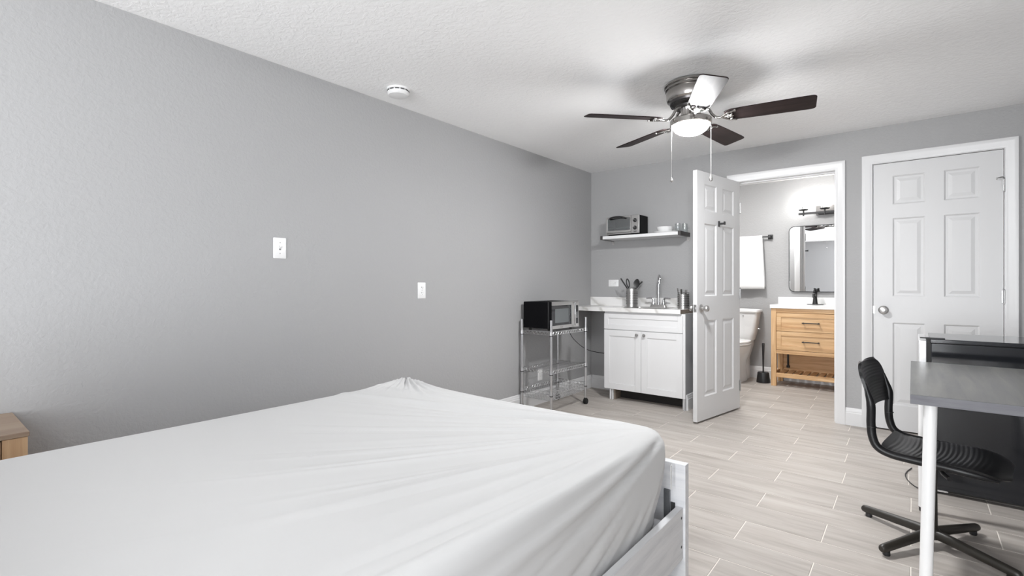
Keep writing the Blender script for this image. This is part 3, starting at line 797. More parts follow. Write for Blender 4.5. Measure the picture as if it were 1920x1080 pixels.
# wall shelf
SHX0, SHX1, SHY, SHZ0, SHZ1 = 0.256, 1.080, -0.250, 1.588, 1.618
sh = thing('wall_shelf', 'white wall shelf on dark metal brackets above the kitchenette', 'shelf', ((SHX0 + SHX1) / 2, 0, SHZ0))
bm = bm_new(); box(bm, SHX0, SHX1, SHY, -0.006, SHZ0, SHZ1); obj('board', bm, CABWHITE, sh, 0.0015)
for s, x in ((-1, SHX0), (1, SHX1)):
    bm = bm_new(); xa, xb = (x - 0.005, x - 0.0003) if s < 0 else (x + 0.0003, x + 0.005)
    box(bm, xa, xb, SHY - 0.005, -0.003, SHZ0 - 0.004, SHZ1 + 0.004)
    xe = x - s * 0.022
    box(bm, min(xb if s < 0 else xa, xe), max(xb if s < 0 else xa, xe), SHY - 0.005, SHY - 0.0004, SHZ0 - 0.004, SHZ1 + 0.004)
    box(bm, min(xb if s < 0 else xa, xe), max(xb if s < 0 else xa, xe), SHY - 0.0004, -0.003, SHZ0 - 0.004, SHZ0 - 0.0004)
    br = obj('bracket', bm, DKMETAL, sh, 0.0005)
    for z0, z1 in ((SHZ1 + 0.004, SHZ1 + 0.042), (SHZ0 - 0.042, SHZ0 - 0.004)):
        bm = bm_new(); prism(bm, [(a, -0.001, b) for a, b in rrect(min(x, x - s * 0.026), max(x, x - s * 0.026), z0, z1, 0.008, 4)], (0, -0.004, 0)); xc = x - s * 0.013; zc = (z0 + z1) / 2
        lathe(bm, [(0, 0), (0.0055, 0), (0.0045, -0.003), (0, -0.0035)], (xc, -0.005, zc), 12, 'y', caps=False); obj('screw_tab', bm, STEEL, br)

# toaster oven
TX0, TX1, TY0, TY1, TZ0, TZ1 = 0.300, 0.664, -0.226, -0.020, 1.633, 1.812
to = thing('toaster_oven', 'black toaster oven with steel front and glass door on wall shelf', 'toaster oven', ((TX0 + TX1) / 2, (TY0 + TY1) / 2, SHZ1))
bm = bm_new(); a = 0.004; xd = TX1 - 0.088
box(bm, TX0, TX1, TY0 + 0.016, TY0 + 0.020 - 0.004 + a, TZ0, TZ0 + 0.006)
box(bm, TX0, TX1, TY0 + 0.016, TY1, TZ1 - a, TZ1); box(bm, TX0, TX1, TY0 + 0.020, TY1, TZ0, TZ0 + a); box(bm, TX0, TX0 + a, TY0 + 0.016, TY1, TZ0 + a, TZ1 - a); box(bm, TX1 - a, TX1, TY0 + 0.016, TY1, TZ0 + a, TZ1 - a)
box(bm, TX0 + a, TX1 - a, TY1 - a, TY1, TZ0 + a, TZ1 - a); box(bm, xd, xd + a, TY0 + 0.020, TY1 - a, TZ0 + a, TZ1 - a)
obj('casing', bm, OVENBLK, to, 0.001)
bm = bm_new(); prism(bm, [(xd + 0.002, TY0, TZ0), (TX1, TY0, TZ0), (TX1, TY0, TZ1), (xd + 0.002, TY0, TZ1)], (0, 0.016, 0)); cp = obj('control_panel', bm, STEEL, to, 0.003)
for z in (TZ0 + 0.053, TZ0 + 0.127):
    bm = bm_new(); lathe(bm, [(0.020, 0), (0.020, -0.004), (0.0165, -0.006), (0.0155, -0.018), (0, -0.019)], ((xd + TX1) / 2 + 0.001, TY0, z), 24, 'y', caps=False); box(bm, (xd + TX1) / 2 - 0.002, (xd + TX1) / 2 + 0.004, TY0 - 0.022, TY0 - 0.017, z - 0.012, z + 0.012); kb = obj('knob', bm, BLACKP, cp)
    bm = bm_new(); box(bm, (xd + TX1) / 2 - 0.0005, (xd + TX1) / 2 + 0.0025, TY0 - 0.0224, TY0 - 0.0218, z + 0.001, z + 0.011); obj('pointer', bm, PLASTIC, kb)
bm = bm_new(); box(bm, xd + 0.030, TX1 - 0.026, TY0 - 0.0006, TY0, TZ0 + 0.014, TZ0 + 0.021); obj('badge', bm, SLOT, cp)
bm = bm_new(); fr = 0.018; dz0, dz1 = TZ0 + 0.016, TZ1 - 0.003; dx0, dx1 = TX0 + 0.002, xd
box(bm, dx0, dx0 + fr, TY0, TY0 + 0.014, dz0, dz1); box(bm, dx1 - 0.008, dx1, TY0, TY0 + 0.014, dz0, dz1); box(bm, dx0 + fr, dx1 - 0.008, TY0, TY0 + 0.014, dz0, dz0 + 0.022); box(bm, dx0 + fr, dx1 - 0.008, TY0, TY0 + 0.014, dz1 - 0.014, dz1)
dr = obj('door', bm, STEEL, to, 0.001)
bm = bm_new(); box(bm, dx0 + fr, dx1 - 0.008, TY0 + 0.004, TY0 + 0.008, dz0 + 0.022, dz1 - 0.014); obj('door_glass', bm, OVENGLASS, dr)
bm = bm_new(); pts = []
hc = (dx0 + dx1) / 2 - 0.005
tube(bm, smooth_path([(hc - 0.082, TY0, dz1 - 0.022), (hc - 0.076, TY0 - 0.020, dz1 - 0.016), (hc - 0.045, TY0 - 0.030, dz1 - 0.008), (hc, TY0 - 0.032, dz1 - 0.005), (hc + 0.045, TY0 - 0.030, dz1 - 0.008), (hc + 0.076, TY0 - 0.020, dz1 - 0.016), (hc + 0.082, TY0, dz1 - 0.022)], 5), 0.0085, 10); obj('handle', bm, BLACKP, dr)
bm = bm_new(); box(bm, TX0, xd, TY0 + 0.001, TY0 + 0.016, TZ0, TZ0 + 0.013); obj('crumb_tray', bm, STEEL, to, 0.001)
bm = bm_new()
for k in range(11): tube(bm, [(dx0 + 0.02 + k * 0.023, TY0 + 0.022, TZ0 + 0.068), (dx0 + 0.02 + k * 0.023, TY1 - 0.01, TZ0 + 0.068)], 0.0015, 6)
for y in (TY0 + 0.024, TY1 - 0.012): tube(bm, [(dx0 + 0.006, y, TZ0 + 0.066), (dx1 - 0.004, y, TZ0 + 0.066)], 0.002, 6)
obj('rack', bm, STEEL, to)
bm = bm_new(); box(bm, dx0 + 0.014, dx1 - 0.012, TY0 + 0.026, TY1 - 0.014, TZ0 + 0.058, TZ0 + 0.063); obj('baking_pan', bm, NICKEL, to, 0.002)
for x in (TX0 + 0.035, TX1 - 0.035):
    for y in (TY0 + 0.030, TY1 - 0.030):
        bm = bm_new(); lathe(bm, [(0.012, 0), (0.011, TZ0 - SHZ1), (0, TZ0 - SHZ1)], (x, y, SHZ1), 12); obj('foot', bm, RUBBER, to)

# dishes on the shelf
px, py = 0.893, -0.128
bm = bm_new(); lathe(bm, [(0, 0), (0.075, 0), (0.080, 0.003), (0.118, 0.013), (0.119, 0.015), (0.076, 0.007), (0, 0.006)], seg=40, caps=False)
o = tag(obj('dinner_plate', bm, PORC, None, angle=50), 'white dinner plate under the white bowls on wall shelf', 'plate'); place(o, (px, py, SHZ1 + 0.0005))
for k in range(2):
    bm = bm_new(); lathe(bm, [(0, 0), (0.040, 0), (0.044, 0.003), (0.066, 0.022), (0.078, 0.044), (0.079, 0.046), (0.075, 0.045), (0.062, 0.024), (0.042, 0.008), (0, 0.006)], seg=40, caps=False)
    o = tag(obj('bowl', bm, PORC, None, angle=50), ('lower white bowl standing directly on the dinner plate', 'topmost white bowl nested in another bowl on wall shelf')[k], 'bowl', 'white bowls on the wall shelf'); place(o, (px - 0.008, py, SHZ1 + 0.0072 + k * 0.0095))
for k, (x, y) in enumerate(((1.010, -0.125), (1.052, -0.060))):
    bm = bm_new(); lathe(bm, [(0, 0.090), (0.025, 0.090), (0.027, 0.088), (0.031, 0.0), (0.0295, 0.0), (0.0255, 0.084), (0, 0.084)], seg=28, caps=False)
    o = tag(obj('drinking_glass', bm, GLASS, None, angle=50), ('upside-down clear drinking glass beside the white bowls', 'upside-down clear drinking glass next to right shelf bracket')[k], 'glass', 'drinking glasses on the wall shelf'); place(o, (x, y, SHZ1 + 0.0005))

# ------------------------------------------------------------------ wire cart, microwave, its cord
KX0, KX1, KY0, KY1 = 0.036, 0.350, -1.288, -0.716
cart = thing('utility_cart', 'chrome three tier wire utility cart carrying microwave beside left wall', 'utility cart', ((KX0 + KX1) / 2, (KY0 + KY1) / 2, 0))
for x in (KX0, KX1):
    for y in (KY0, KY1):
        bm = bm_new(); cyl(bm, (x, y, 0.060), (x, y, 0.812), 0.0112, seg=16); lathe(bm, [(0.0118, 0), (0.0118, 0.010), (0.008, 0.014), (0, 0.014)], (x, y, 0.806), 16)
        po = obj('post', bm, CARTM, cart)
        for z in (0.700, 0.368, 0.186):
            bm = bm_new(); lathe(bm, [(0.012, 0), (0.0165, 0.0), (0.0145, 0.030), (0.012, 0.030)], (x, y, z - 0.012), 16); obj('collar', bm, CARTM, po)
            bm = bm_new(); lathe(bm, [(0.0115, 0), (0.0150, 0.0), (0.0150, 0.006), (0.0115, 0.006)], (x, y, z - 0.020), 16); obj('sleeve_ring', bm, BLACKP, po)
        bm = bm_new(); 
        for s in (-1, 1): lathe(bm, [(0, 0), (0.020, 0), (0.026, 0.003), (0.026, 0.013), (0.020, 0.015), (0, 0.015)], (x + (0.002 if s > 0 else -0.017), y, 0.0265), 20, 'x', caps=False)
        lathe(bm, [(0, 0.056), (0.012, 0.056), (0.016, 0.050), (0.014, 0.030), (0, 0.030)], (x, y, 0.004), 14, caps=False)
        obj('caster', bm, RUBBER, po, label='black twin wheel caster')
def wire_shelf(name, z, basket=False):
    bm = bm_new()
    zs = (z, z - 0.026)
    for q in zs: tube(bm, [(KX0, KY0, q), (KX1, KY0, q), (KX1, KY1, q), (KX0, KY1, q)], 0.0030, 8, closed=True)
    fr = obj(name, bm, CARTM, cart)
    bm = bm_new()
    def zig(a, b, n):
        a, b = Vector(a), Vector(b)
        pts = [a + (b - a) * (i / (2 * n)) + Vector((0, 0, 0 if i % 2 == 0 else -0.026)) for i in range(2 * n + 1)]
        tube(bm, pts, 0.0018, 6)
    zig((KX0, KY0, z), (KX1, KY0, z), 8); zig((KX0, KY1, z), (KX1, KY1, z), 8); zig((KX0, KY0, z), (KX0, KY1, z), 14); zig((KX1, KY0, z), (KX1, KY1, z), 14)
    obj('truss_wire', bm, CARTM, fr, kind='stuff')
    bm = bm_new()
    if not basket:
        n = 24
        for k in range(1, n):
            y = KY0 + (KY1 - KY0) * k / n; tube(bm, [(KX0, y, z + 0.002), (KX1, y, z + 0.002)], 0.0014, 6)
        for k in (1, 2, 3):
            x = KX0 + (KX1 - KX0) * k / 4; tube(bm, [(x, KY0, z - 0.002), (x, KY1, z - 0.002)], 0.0022, 6)
    else:
        d, i = 0.082, 0.022
        n = 20
        for k in range(1, n):
            y = KY0 + (KY1 - KY0) * k / n; tube(bm, [(KX0 + 0.004, y, z - 0.026), (KX0 + i, y, z - d), (KX1 - i, y, z - d), (KX1 - 0.004, y, z - 0.026)], 0.0013, 5)
        n = 11
        for k in range(1, n):
            x = KX0 + (KX1 - KX0) * k / n; tube(bm, [(x, KY0 + 0.004, z - 0.026), (x, KY0 + i, z - d), (x, KY1 - i, z - d), (x, KY1 - 0.004, z - 0.026)], 0.0013, 5)
        for q, e in ((0.5, 0.012), (1.0, 0.022)):
            zz = z - 0.026 - (d - 0.026) * q; tube(bm, [(KX0 + e, KY0 + e, zz), (KX1 - e, KY0 + e, zz), (KX1 - e, KY1 - e, zz), (KX0 + e, KY1 - e, zz)], 0.0018, 6, closed=True)
    obj('wire_grid', bm, CARTM, fr, kind='stuff')
wire_shelf('top_shelf', 0.716); wire_shelf('middle_shelf', 0.384); wire_shelf('wire_basket', 0.204, True)

MX0, MX1, MY0, MY1, MZ0, MZ1 = 0.040, 0.345, -1.276, -0.828, 0.738, 0.976
mw = thing('microwave_oven', 'black microwave with steel framed door on top of wire cart', 'microwave', ((MX0 + MX1) / 2, (MY0 + MY1) / 2, 0.722))
bm = bm_new(); box(bm, MX0, MX1 - 0.040, MY0 + 0.004, MY1 - 0.004, MZ0 + 0.004, MZ1 - 0.003); obj('body', bm, MWBLACK, mw, 0.004)
bm = bm_new(); box(bm, MX1 - 0.040, MX1 - 0.028, MY0, MY1, MZ0, MZ1); obj('front_frame', bm, BLACKP, mw, 0.002)
yd = MY1 - 0.092
bm = bm_new(); xa, xb = MX1 - 0.028, MX1 - 0.002; tp = 0.034
box(bm, xa, xb, yd - 0.030, yd, MZ0, MZ1); box(bm, xa, xb, MY0 + 0.006, yd - 0.030, MZ1 - tp, MZ1); box(bm, xa, xb, MY0 + 0.006, yd - 0.030, MZ0, MZ0 + 0.030)
dr = obj('door', bm, STEEL, mw, 0.001)
bm = bm_new(); box(bm, xa, xb, MY0, MY0 + 0.006, MZ0, MZ1); obj('door_edge', bm, MWBLACK, dr)
bm = bm_new(); box(bm, xa + 0.004, xb - 0.003, MY0 + 0.006, yd - 0.030, MZ0 + 0.030, MZ1 - tp); gl = obj('door_window', bm, BLKGLASS, dr)
bm = bm_new(); box(bm, xb - 0.003, xb - 0.0022, MY0 + 0.062, yd - 0.075, MZ0 + 0.052, MZ1 - tp - 0.030)
obj('viewing_mesh', bm, GREYGLASS, dr)
bm = bm_new(); tube(bm, [(xb - 0.002, yd - 0.008, MZ0 + 0.016), (xb + 0.024, yd - 0.008, MZ0 + 0.016), (xb + 0.024, yd - 0.008, MZ1 - 0.014), (xb - 0.002, yd - 0.008, MZ1 - 0.014)], 0.007, 12); obj('handle', bm, CHROME, dr)
bm = bm_new(); box(bm, xb, xb + 0.0006, (MY0 + yd) / 2 - 0.045, (MY0 + yd) / 2 - 0.002, MZ0 + 0.009, MZ0 + 0.020); obj('badge', bm, NICKEL, dr)
bm = bm_new(); box(bm, xa, xb, yd + 0.001, MY1, MZ0, MZ1); cp = obj('control_panel', bm, STEEL, mw, 0.001)
bm = bm_new(); box(bm, xb, xb + 0.0008, yd + 0.022, MY1 - 0.010, MZ0 + 0.030, MZ1 - 0.040); kp = obj('keypad', bm, BLKGLASS, cp)
bm = bm_new()
for zi in range(6):
    for yi in range(3): box(bm, xb + 0.0008, xb + 0.0012, yd + 0.030 + yi * 0.017, yd + 0.036 + yi * 0.017, MZ0 + 0.082 + zi * 0.010, MZ0 + 0.086 + zi * 0.010)
obj('key_marks', bm, PLASTIC, kp, kind='stuff')
for x in (MX0 + 0.04, MX1 - 0.06):
    for y in (MY0 + 0.05, MY1 - 0.05):
        bm = bm_new(); lathe(bm, [(0.012, 0), (0.012, 0.020), (0, 0.020)], (x, y, 0.7200), 12); obj('foot', bm, RUBBER, mw)
bm = bm_new(); tube(bm, smooth_path([(0.034, -0.90, 0.800), (0.033, -0.83, 0.785), (0.060, -0.765, 0.752), (0.095, -0.712, 0.736), (0.115, -0.660, 0.690), (0.125, -0.56, 0.580), (0.165, -0.38, 0.465), (0.25, -0.20, 0.415), (0.345, -0.07, 0.395), (0.364, -0.03, 0.39)], 8), 0.0032, 8)
tag(obj('power_cord', bm, BLACKP), 'black microwave power cord sagging from cart to beside cabinet', 'cord')
# ------------------------------------------------------------------ bathroom
# vanity
VX0, VX1, VY0, VY1 = 1.520, 2.290, 1.335, BY - 0.018
van = thing('bathroom_vanity', 'light oak bathroom vanity with two drawers and open slatted shelf', 'vanity', ((VX0 + VX1) / 2, (VY0 + VY1) / 2, 0))
LG = 0.052
for x in (VX0, VX1 - LG):
    for y in (VY0, VY1 - LG):
        bm = bm_new(); box(bm, x, x + LG, y, y + LG, 0, 0.862); obj('leg', bm, OAKZ, van, 0.002)
xa, xb = VX0 + LG, VX1 - LG
for nm, z0, z1 in (('top_rail', 0.815, 0.862), ('middle_rail', 0.362, 0.402), ('bottom_rail', 0.100, 0.146)):
    bm = bm_new(); box(bm, xa, xb, VY0 + 0.004, VY0 + 0.026, z0, z1); obj(nm, bm, OAKX, van, 0.0015)
bm = bm_new(); box(bm, xa, xb, VY1 - 0.026, VY1 - 0.006, 0.100, 0.146); obj('back_rail', bm, OAKX, van, 0.0015)
for x in (VX0 + 0.008, VX1 - 0.026):
    bm = bm_new(); box(bm, x, x + 0.018, VY0 + LG, VY1 - LG, 0.362, 0.862); obj('side_panel', bm, OAKY, van)
    bm = bm_new(); box(bm, x, x + 0.018, VY0 + LG, VY1 - LG, 0.100, 0.146); obj('side_rail', bm, OAKY, van)
bm = bm_new(); box(bm, xa, xb, VY1 - 0.016, VY1 - 0.006, 0.146, 0.862); obj('back_panel', bm, OAKX, van)
bm = bm_new(); box(bm, xa, xb, VY0 + 0.026, VY1 - 0.016, 0.366, 0.380); obj('drawer_floor', bm, OAKX, van)
for z0, z1 in ((0.612, 0.811), (0.406, 0.608)):
    bm = bm_new(); shaker(bm, xa + 0.002, xb - 0.002, z0, z1, VY0 + 0.004, 0.020, 0.046, 0.007); dw = obj('drawer', bm, OAKX, van, 0.0012)
    zc = (z0 + z1) / 2 - 0.002; xc = (xa + xb) / 2
    bm = bm_new(); box(bm, xc - 0.082, xc + 0.082, VY0 - 0.026, VY0 - 0.016, zc - 0.0045, zc + 0.0045)
    for q in (-1, 1): cyl(bm, (xc + q * 0.070, VY0 + 0.006, zc), (xc + q * 0.070, VY0 - 0.018, zc), 0.0065, seg=12); box(bm, xc + q * 0.072 - 0.009, xc + q * 0.072 + 0.009, VY0 - 0.028, VY0 - 0.014, zc - 0.006, zc + 0.006)
    obj('handle', bm, BLACKM, dw, 0.001, label='black bar handle')
n = 9
for k in range(n):
    x = xa + 0.008 + (xb - xa - 0.016 - 0.052) * k / (n - 1)
    bm = bm_new(); box(bm, x, x + 0.052, VY0 + 0.026, VY1 - 0.026, 0.124, 0.138); obj('slat', bm, OAKY, van, 0.0015)
bm = bm_new(); tube(bm, smooth_path([(xa + 0.055, VY1 - 0.05, 0.38), (xa + 0.055, VY1 - 0.05, 0.26), (xa + 0.055, VY1 - 0.045, 0.19)], 5), 0.010, 10); lathe(bm, [(0, 0), (0.018, 0), (0.018, 0.024), (0, 0.024)], (xa + 0.055, VY1 - 0.045, 0.165), 14, caps=False); obj('supply_valve', bm, BLACKP, van)
bm = bm_new(); lathe(bm, [(0, 0.39), (0.030, 0.39), (0.030, 0.350), (0.022, 0.340), (0, 0.340)], (xc + 0.01, 1.54, 0), 20, caps=False); obj('drain_trap', bm, PLASTIC, van)
vt = thing('vanity_countertop', 'white vanity countertop with backsplash on the oak vanity', 'countertop', ((VX0 + VX1) / 2, 1.55, 0.862))
bm = bm_new(); box(bm, VX0 - 0.010, VX1 + 0.010, VY0 - 0.014, BY - 0.001, 0.862, 0.902); obj('slab', bm, CTOP, vt, 0.003)
bm = bm_new(); box(bm, VX0 - 0.004, VX1 + 0.010, BY - 0.020, BY - 0.001, 0.902, 0.980); obj('backsplash', bm, CTOP, vt, 0.002)
vf = thing('vanity_faucet', 'matte black single lever faucet on the white vanity top', 'faucet', (xc, 1.630, 0.902))
bm = bm_new(); prism(bm, [(x, y, 0.9022) for x, y in rrect(xc - 0.080, xc + 0.080, 1.603, 1.657, 0.026, 6)], (0, 0, 0.006)); obj('base_plate', bm, BLACKM, vf, 0.001)
bm = bm_new(); lathe(bm, [(0.027, 0), (0.024, 0.020), (0.019, 0.075), (0.020, 0.118), (0.022, 0.130), (0, 0.134)], (xc, 1.630, 0.908), 24); obj('body', bm, BLACKM, vf)
bm = bm_new(); tube(bm, smooth_path([(xc, 1.622, 1.000), (xc, 1.575, 1.020), (xc, 1.530, 1.006), (xc, 1.515, 0.985)], 6), [0.015] * 12 + [0.012] * 6 + [0.011], 14); obj('spout', bm, BLACKM, vf)
bm = bm_new(); tube(bm, smooth_path([(xc, 1.630, 1.040), (xc, 1.640, 1.066), (xc, 1.615, 1.076), (xc, 1.580, 1.080)], 5), [0.018] * 5 + [0.014] * 5 + [0.010] * 5 + [0.008], 12); obj('lever', bm, BLACKM, vf)

# mirror
mx0, mx1, mz0, mz1 = 1.626, 2.190, 1.040, 1.800
mi = thing('bathroom_mirror', 'rounded rectangular mirror with thin black frame above the vanity', 'mirror', ((mx0 + mx1) / 2, BY, mz0))
bm = bm_new(); O = rrect(mx0, mx1, mz0, mz1, 0.060, 10); I = rrect(mx0 + 0.007, mx1 - 0.007, mz0 + 0.007, mz1 - 0.007, 0.054, 10)
A = [[bm.verts.new((x, y, z)) for x, z in P] for P, y in ((O, BY - 0.002), (O, BY - 0.026), (I, BY - 0.026), (I, BY - 0.002))]
for P, Q in zip(A, A[1:] + A[:1]):
    for k in range(len(P)): k2 = (k + 1) % len(P); bm.faces.new((P[k], P[k2], Q[k2], Q[k]))
obj('frame', bm, BLACKM, mi, angle=30)
bm = bm_new(); prism(bm, [(x, BY - 0.004, z) for x, z in rrect(mx0 + 0.006, mx1 - 0.006, mz0 + 0.006, mz1 - 0.006, 0.054, 10)], (0, -0.014, 0)); obj('glass', bm, MIRROR, mi, angle=20)

# vanity light
lx, lz, ly = 1.995, 1.930, 1.655
vl = thing('vanity_light', 'black three lamp bathroom light bar above the mirror', 'wall light', (lx, BY, lz))
bm = bm_new(); box(bm, lx - 0.095, lx + 0.095, BY - 0.022, BY - 0.001, lz - 0.018, lz + 0.085); obj('back_plate', bm, DKMETAL, vl, 0.002)
bm = bm_new(); box(bm, lx - 0.255, lx + 0.255, ly - 0.010, ly + 0.010, lz - 0.014, lz + 0.010); box(bm, lx - 0.07, lx + 0.07, ly + 0.010, BY - 0.022, lz - 0.012, lz + 0.010); obj('bar', bm, BLACKM, vl, 0.001)
for k in (-1, 0, 1):
    x = lx + k * 0.205
    bm = bm_new(); cyl(bm, (x, ly - 0.012, lz - 0.030), (x, ly - 0.012, lz + 0.030), 0.008, seg=14); lathe(bm, [(0, 0.030), (0.040, 0.032), (0.048, 0.038), (0.048, 0.044), (0, 0.044)], (x, ly - 0.012, lz), 28, caps=False); cup = obj('lamp_cup', bm, BLACKM, vl)
    bm = bm_new(); lathe(bm, [(0, 0.044), (0.016, 0.044), (0.016, 0.078), (0, 0.078)], (x, ly - 0.012, lz), 18, caps=False); obj('socket', bm, STEEL, cup)
    bm = bm_new(); lathe(bm, [(0.044, 0.044), (0.0455, 0.044), (0.0455, 0.180), (0.044, 0.180)], (x, ly - 0.012, lz), 28, caps=False); bm.faces.ensure_lookup_table(); obj('glass_shade', bm, GLASS, vl, angle=50)
    bm = bm_new(); lathe(bm, [(0.010, 0.078), (0.013, 0.086), (0.027, 0.112), (0.029, 0.128), (0.022, 0.146), (0, 0.154)], (x, ly - 0.012, lz), 20); obj('bulb', bm, BULB, cup)

# unseen flush light added to brighten the bathroom
t = thing('added_bathroom_light', 'added unseen round white flush light brightening the bathroom', 'ceiling light', (1.30, 0.62, CH))
bm = bm_new(); lathe(bm, [(0, 0), (0.150, 0), (0.150, -0.030), (0.142, -0.034), (0, -0.034)], seg=40, caps=False); obj('base_ring', bm, PLASTIC, t, local=True)
bm = bm_new(); lathe(bm, [(0.140, -0.034), (0.132, -0.055), (0.100, -0.072), (0.050, -0.080), (0, -0.082)], seg=40, caps=False); obj('diffuser', bm, emit('added_light_diffuser', (1, 0.99, 0.975, 1), 150.0), t, local=True)

# toilet
tx, tb = 1.118, BY - 0.02
wc = thing('toilet', 'white two-piece toilet half hidden behind the open bathroom door', 'toilet', (tx, 1.35, 0))
bm = bm_new()
def sec(w, y0, y1, z, r=0.05): return [(x, y, z) for x, y in rrect(tx - w, tx + w, y0, y1, r, 6)]
loft(bm, [sec(0.150, tb - 0.150, tb - 0.01, 0.452, 0.06), sec(0.168, tb - 0.165, tb - 0.004, 0.475, 0.06), sec(0.186, tb - 0.180, tb, 0.56, 0.05), sec(0.206, tb - 0.192, tb, 0.70, 0.045), sec(0.222, tb - 0.196, tb, 0.795, 0.04)]); ta = obj('tank', bm, PORC, wc, angle=50)
bm = bm_new(); loft(bm, [sec(0.226, tb - 0.200, tb + 0.004, 0.794, 0.04), sec(0.238, tb - 0.212, tb + 0.006, 0.800, 0.045), sec(0.240, tb - 0.214, tb + 0.006, 0.826, 0.045), sec(0.232, tb - 0.205, tb, 0.836, 0.045)]); obj('tank_lid', bm, PORC, wc, angle=50)
bm = bm_new(); lathe(bm, [(0, 0), (0.006, 0), (0.006, -0.004), (0, -0.004)], (tx + 0.06, tb - 0.197, 0.755), 12, 'y', caps=False); obj('lid_screw', bm, STEEL, ta)
bm = bm_new(); tube(bm, [(tx + 0.200, tb - 0.10, 0.600), (tx + 0.224, tb - 0.10, 0.600), (tx + 0.224, tb - 0.15, 0.596)], 0.006, 10); obj('flush_lever', bm, STEEL, ta)
def egg(w, yf, yb, z, n=36):
    out = []; cy = yb - w
    for k in range(n):
        a = 2 * math.pi * k / n; ca, sa = math.cos(a), math.sin(a)
        out.append((tx + w * ca, cy + (sa * w if sa > 0 else sa * (cy - yf)), z))
    return out
bm = bm_new(); loft(bm, [egg(0.115, 1.20, 1.62, 0.0), egg(0.112, 1.21, 1.62, 0.04), egg(0.100, 1.24, 1.60, 0.16), egg(0.118, 1.17, 1.58, 0.24), egg(0.165, 1.08, 1.57, 0.33), egg(0.184, 1.045, 1.565, 0.395), egg(0.186, 1.04, 1.565, 0.425), egg(0.176, 1.05, 1.56, 0.432)]); 
loft(bm, [sec(0.10, 1.50, tb - 0.01, 0.0, 0.04), sec(0.10, 1.50, tb - 0.01, 0.25, 0.04), sec(0.145, 1.48, tb - 0.01, 0.40, 0.05), sec(0.150, 1.48, tb - 0.01, 0.455, 0.05)]); obj('bowl', bm, PORC, wc, angle=55)
bm = bm_new(); loft(bm, [egg(0.183, 1.042, 1.55, 0.433), egg(0.189, 1.035, 1.55, 0.439), egg(0.189, 1.035, 1.55, 0.450), egg(0.184, 1.04, 1.55, 0.455)]); obj('seat', bm, PORC, wc, angle=50)
bm = bm_new(); loft(bm, [egg(0.184, 1.04, 1.55, 0.457), egg(0.188, 1.037, 1.55, 0.462), egg(0.186, 1.04, 1.55, 0.476), egg(0.160, 1.07, 1.53, 0.484), egg(0.08, 1.15, 1.48, 0.487)]); obj('lid', bm, PORC, wc, angle=50)

# toilet brush
t = thing('toilet_brush', 'black toilet brush standing in its holder beside the vanity', 'toilet brush', (1.412, 1.470, 0))
bm = bm_new(); lathe(bm, [(0, 0.001), (0.071, 0.001), (0.072, 0.006), (0.060, 0.112), (0.056, 0.118), (0.020, 0.120), (0, 0.120)], seg=32, caps=False); obj('holder', bm, BLACKP, t, local=True, angle=40)
bm = bm_new(); tube(bm, [(0, 0, 0.118), (0, 0, 0.20), (0, 0, 0.32), (0, 0, 0.445), (0, 0, 0.452)], [0.008, 0.0085, 0.011, 0.0145, 0.012], 14); obj('handle', bm, BLACKP, t, local=True)

# towel bar and towel
bx0, bx1, bz, by = 0.830, 1.430, 1.694, BY - 0.062
tb_ = thing('towel_bar', 'black towel bar with square end on bathroom back wall', 'towel bar', ((bx0 + bx1) / 2, BY, bz))
bm = bm_new(); box(bm, bx0, bx1, by - 0.007, by + 0.007, bz - 0.007, bz + 0.007); obj('bar', bm, BLACKM, tb_, 0.001)
for x in (bx0, bx1):
    bm = bm_new(); box(bm, x - 0.027, x + 0.027, BY - 0.010, BY - 0.001, bz - 0.027, bz + 0.027); box(bm, x - 0.014, x + 0.014, by - 0.014, BY - 0.010, bz - 0.014, bz + 0.014); obj('bracket', bm, BLACKM, tb_, 0.0015)
bm = bm_new(); NX, prof = 26, []
for i in range(15): prof.append((by - 0.014 - 0.012 * (i / 14.0) ** 0.8 * 0, 1.068 + (bz - 1.068) * i / 14, -1))
for a in (150, 120, 90, 60, 30): prof.append((by + 0.012 * math.cos(R(a)), bz + 0.010 + 0.006 * math.sin(R(a)), 0))
for i in range(13): prof.append((by + 0.013, bz - (bz - 1.10) * i / 12, 1))
grid = []
for j in range(NX + 1):
    u = j / NX; row = []
    for y, z, s in prof:
        dn = max(0, min(1, (bz - z) / (bz - 1.068)))
        x = 1.010 + u * (0.345 + 0.030 * dn)
        wv_ = math.sin(u * 9.0 + 0.6) * 0.007 * dn + math.sin(u * 17 + 1.0) * 0.003 * dn
        row.append(bm.verts.new((x, y + (wv_ - 0.012 * dn if s < 0 else 0.006 * math.sin(u * 8) * dn if s > 0 else 0), z + (0.006 * u * dn if s <= 0 else 0))))
    grid.append(row)
for a, b in zip(grid[:-1], grid[1:]):
    for k in range(len(prof) - 1): bm.faces.new((a[k], b[k], b[k + 1], a[k + 1]))
tw = obj('hand_towel', bm, TOWEL); tag(tw, 'white folded towel hanging over the black towel bar', 'towel')
mm = tw.modifiers.new('thick', 'SOLIDIFY'); mm.thickness = 0.006; mm.offset = 0
recentre(tw)

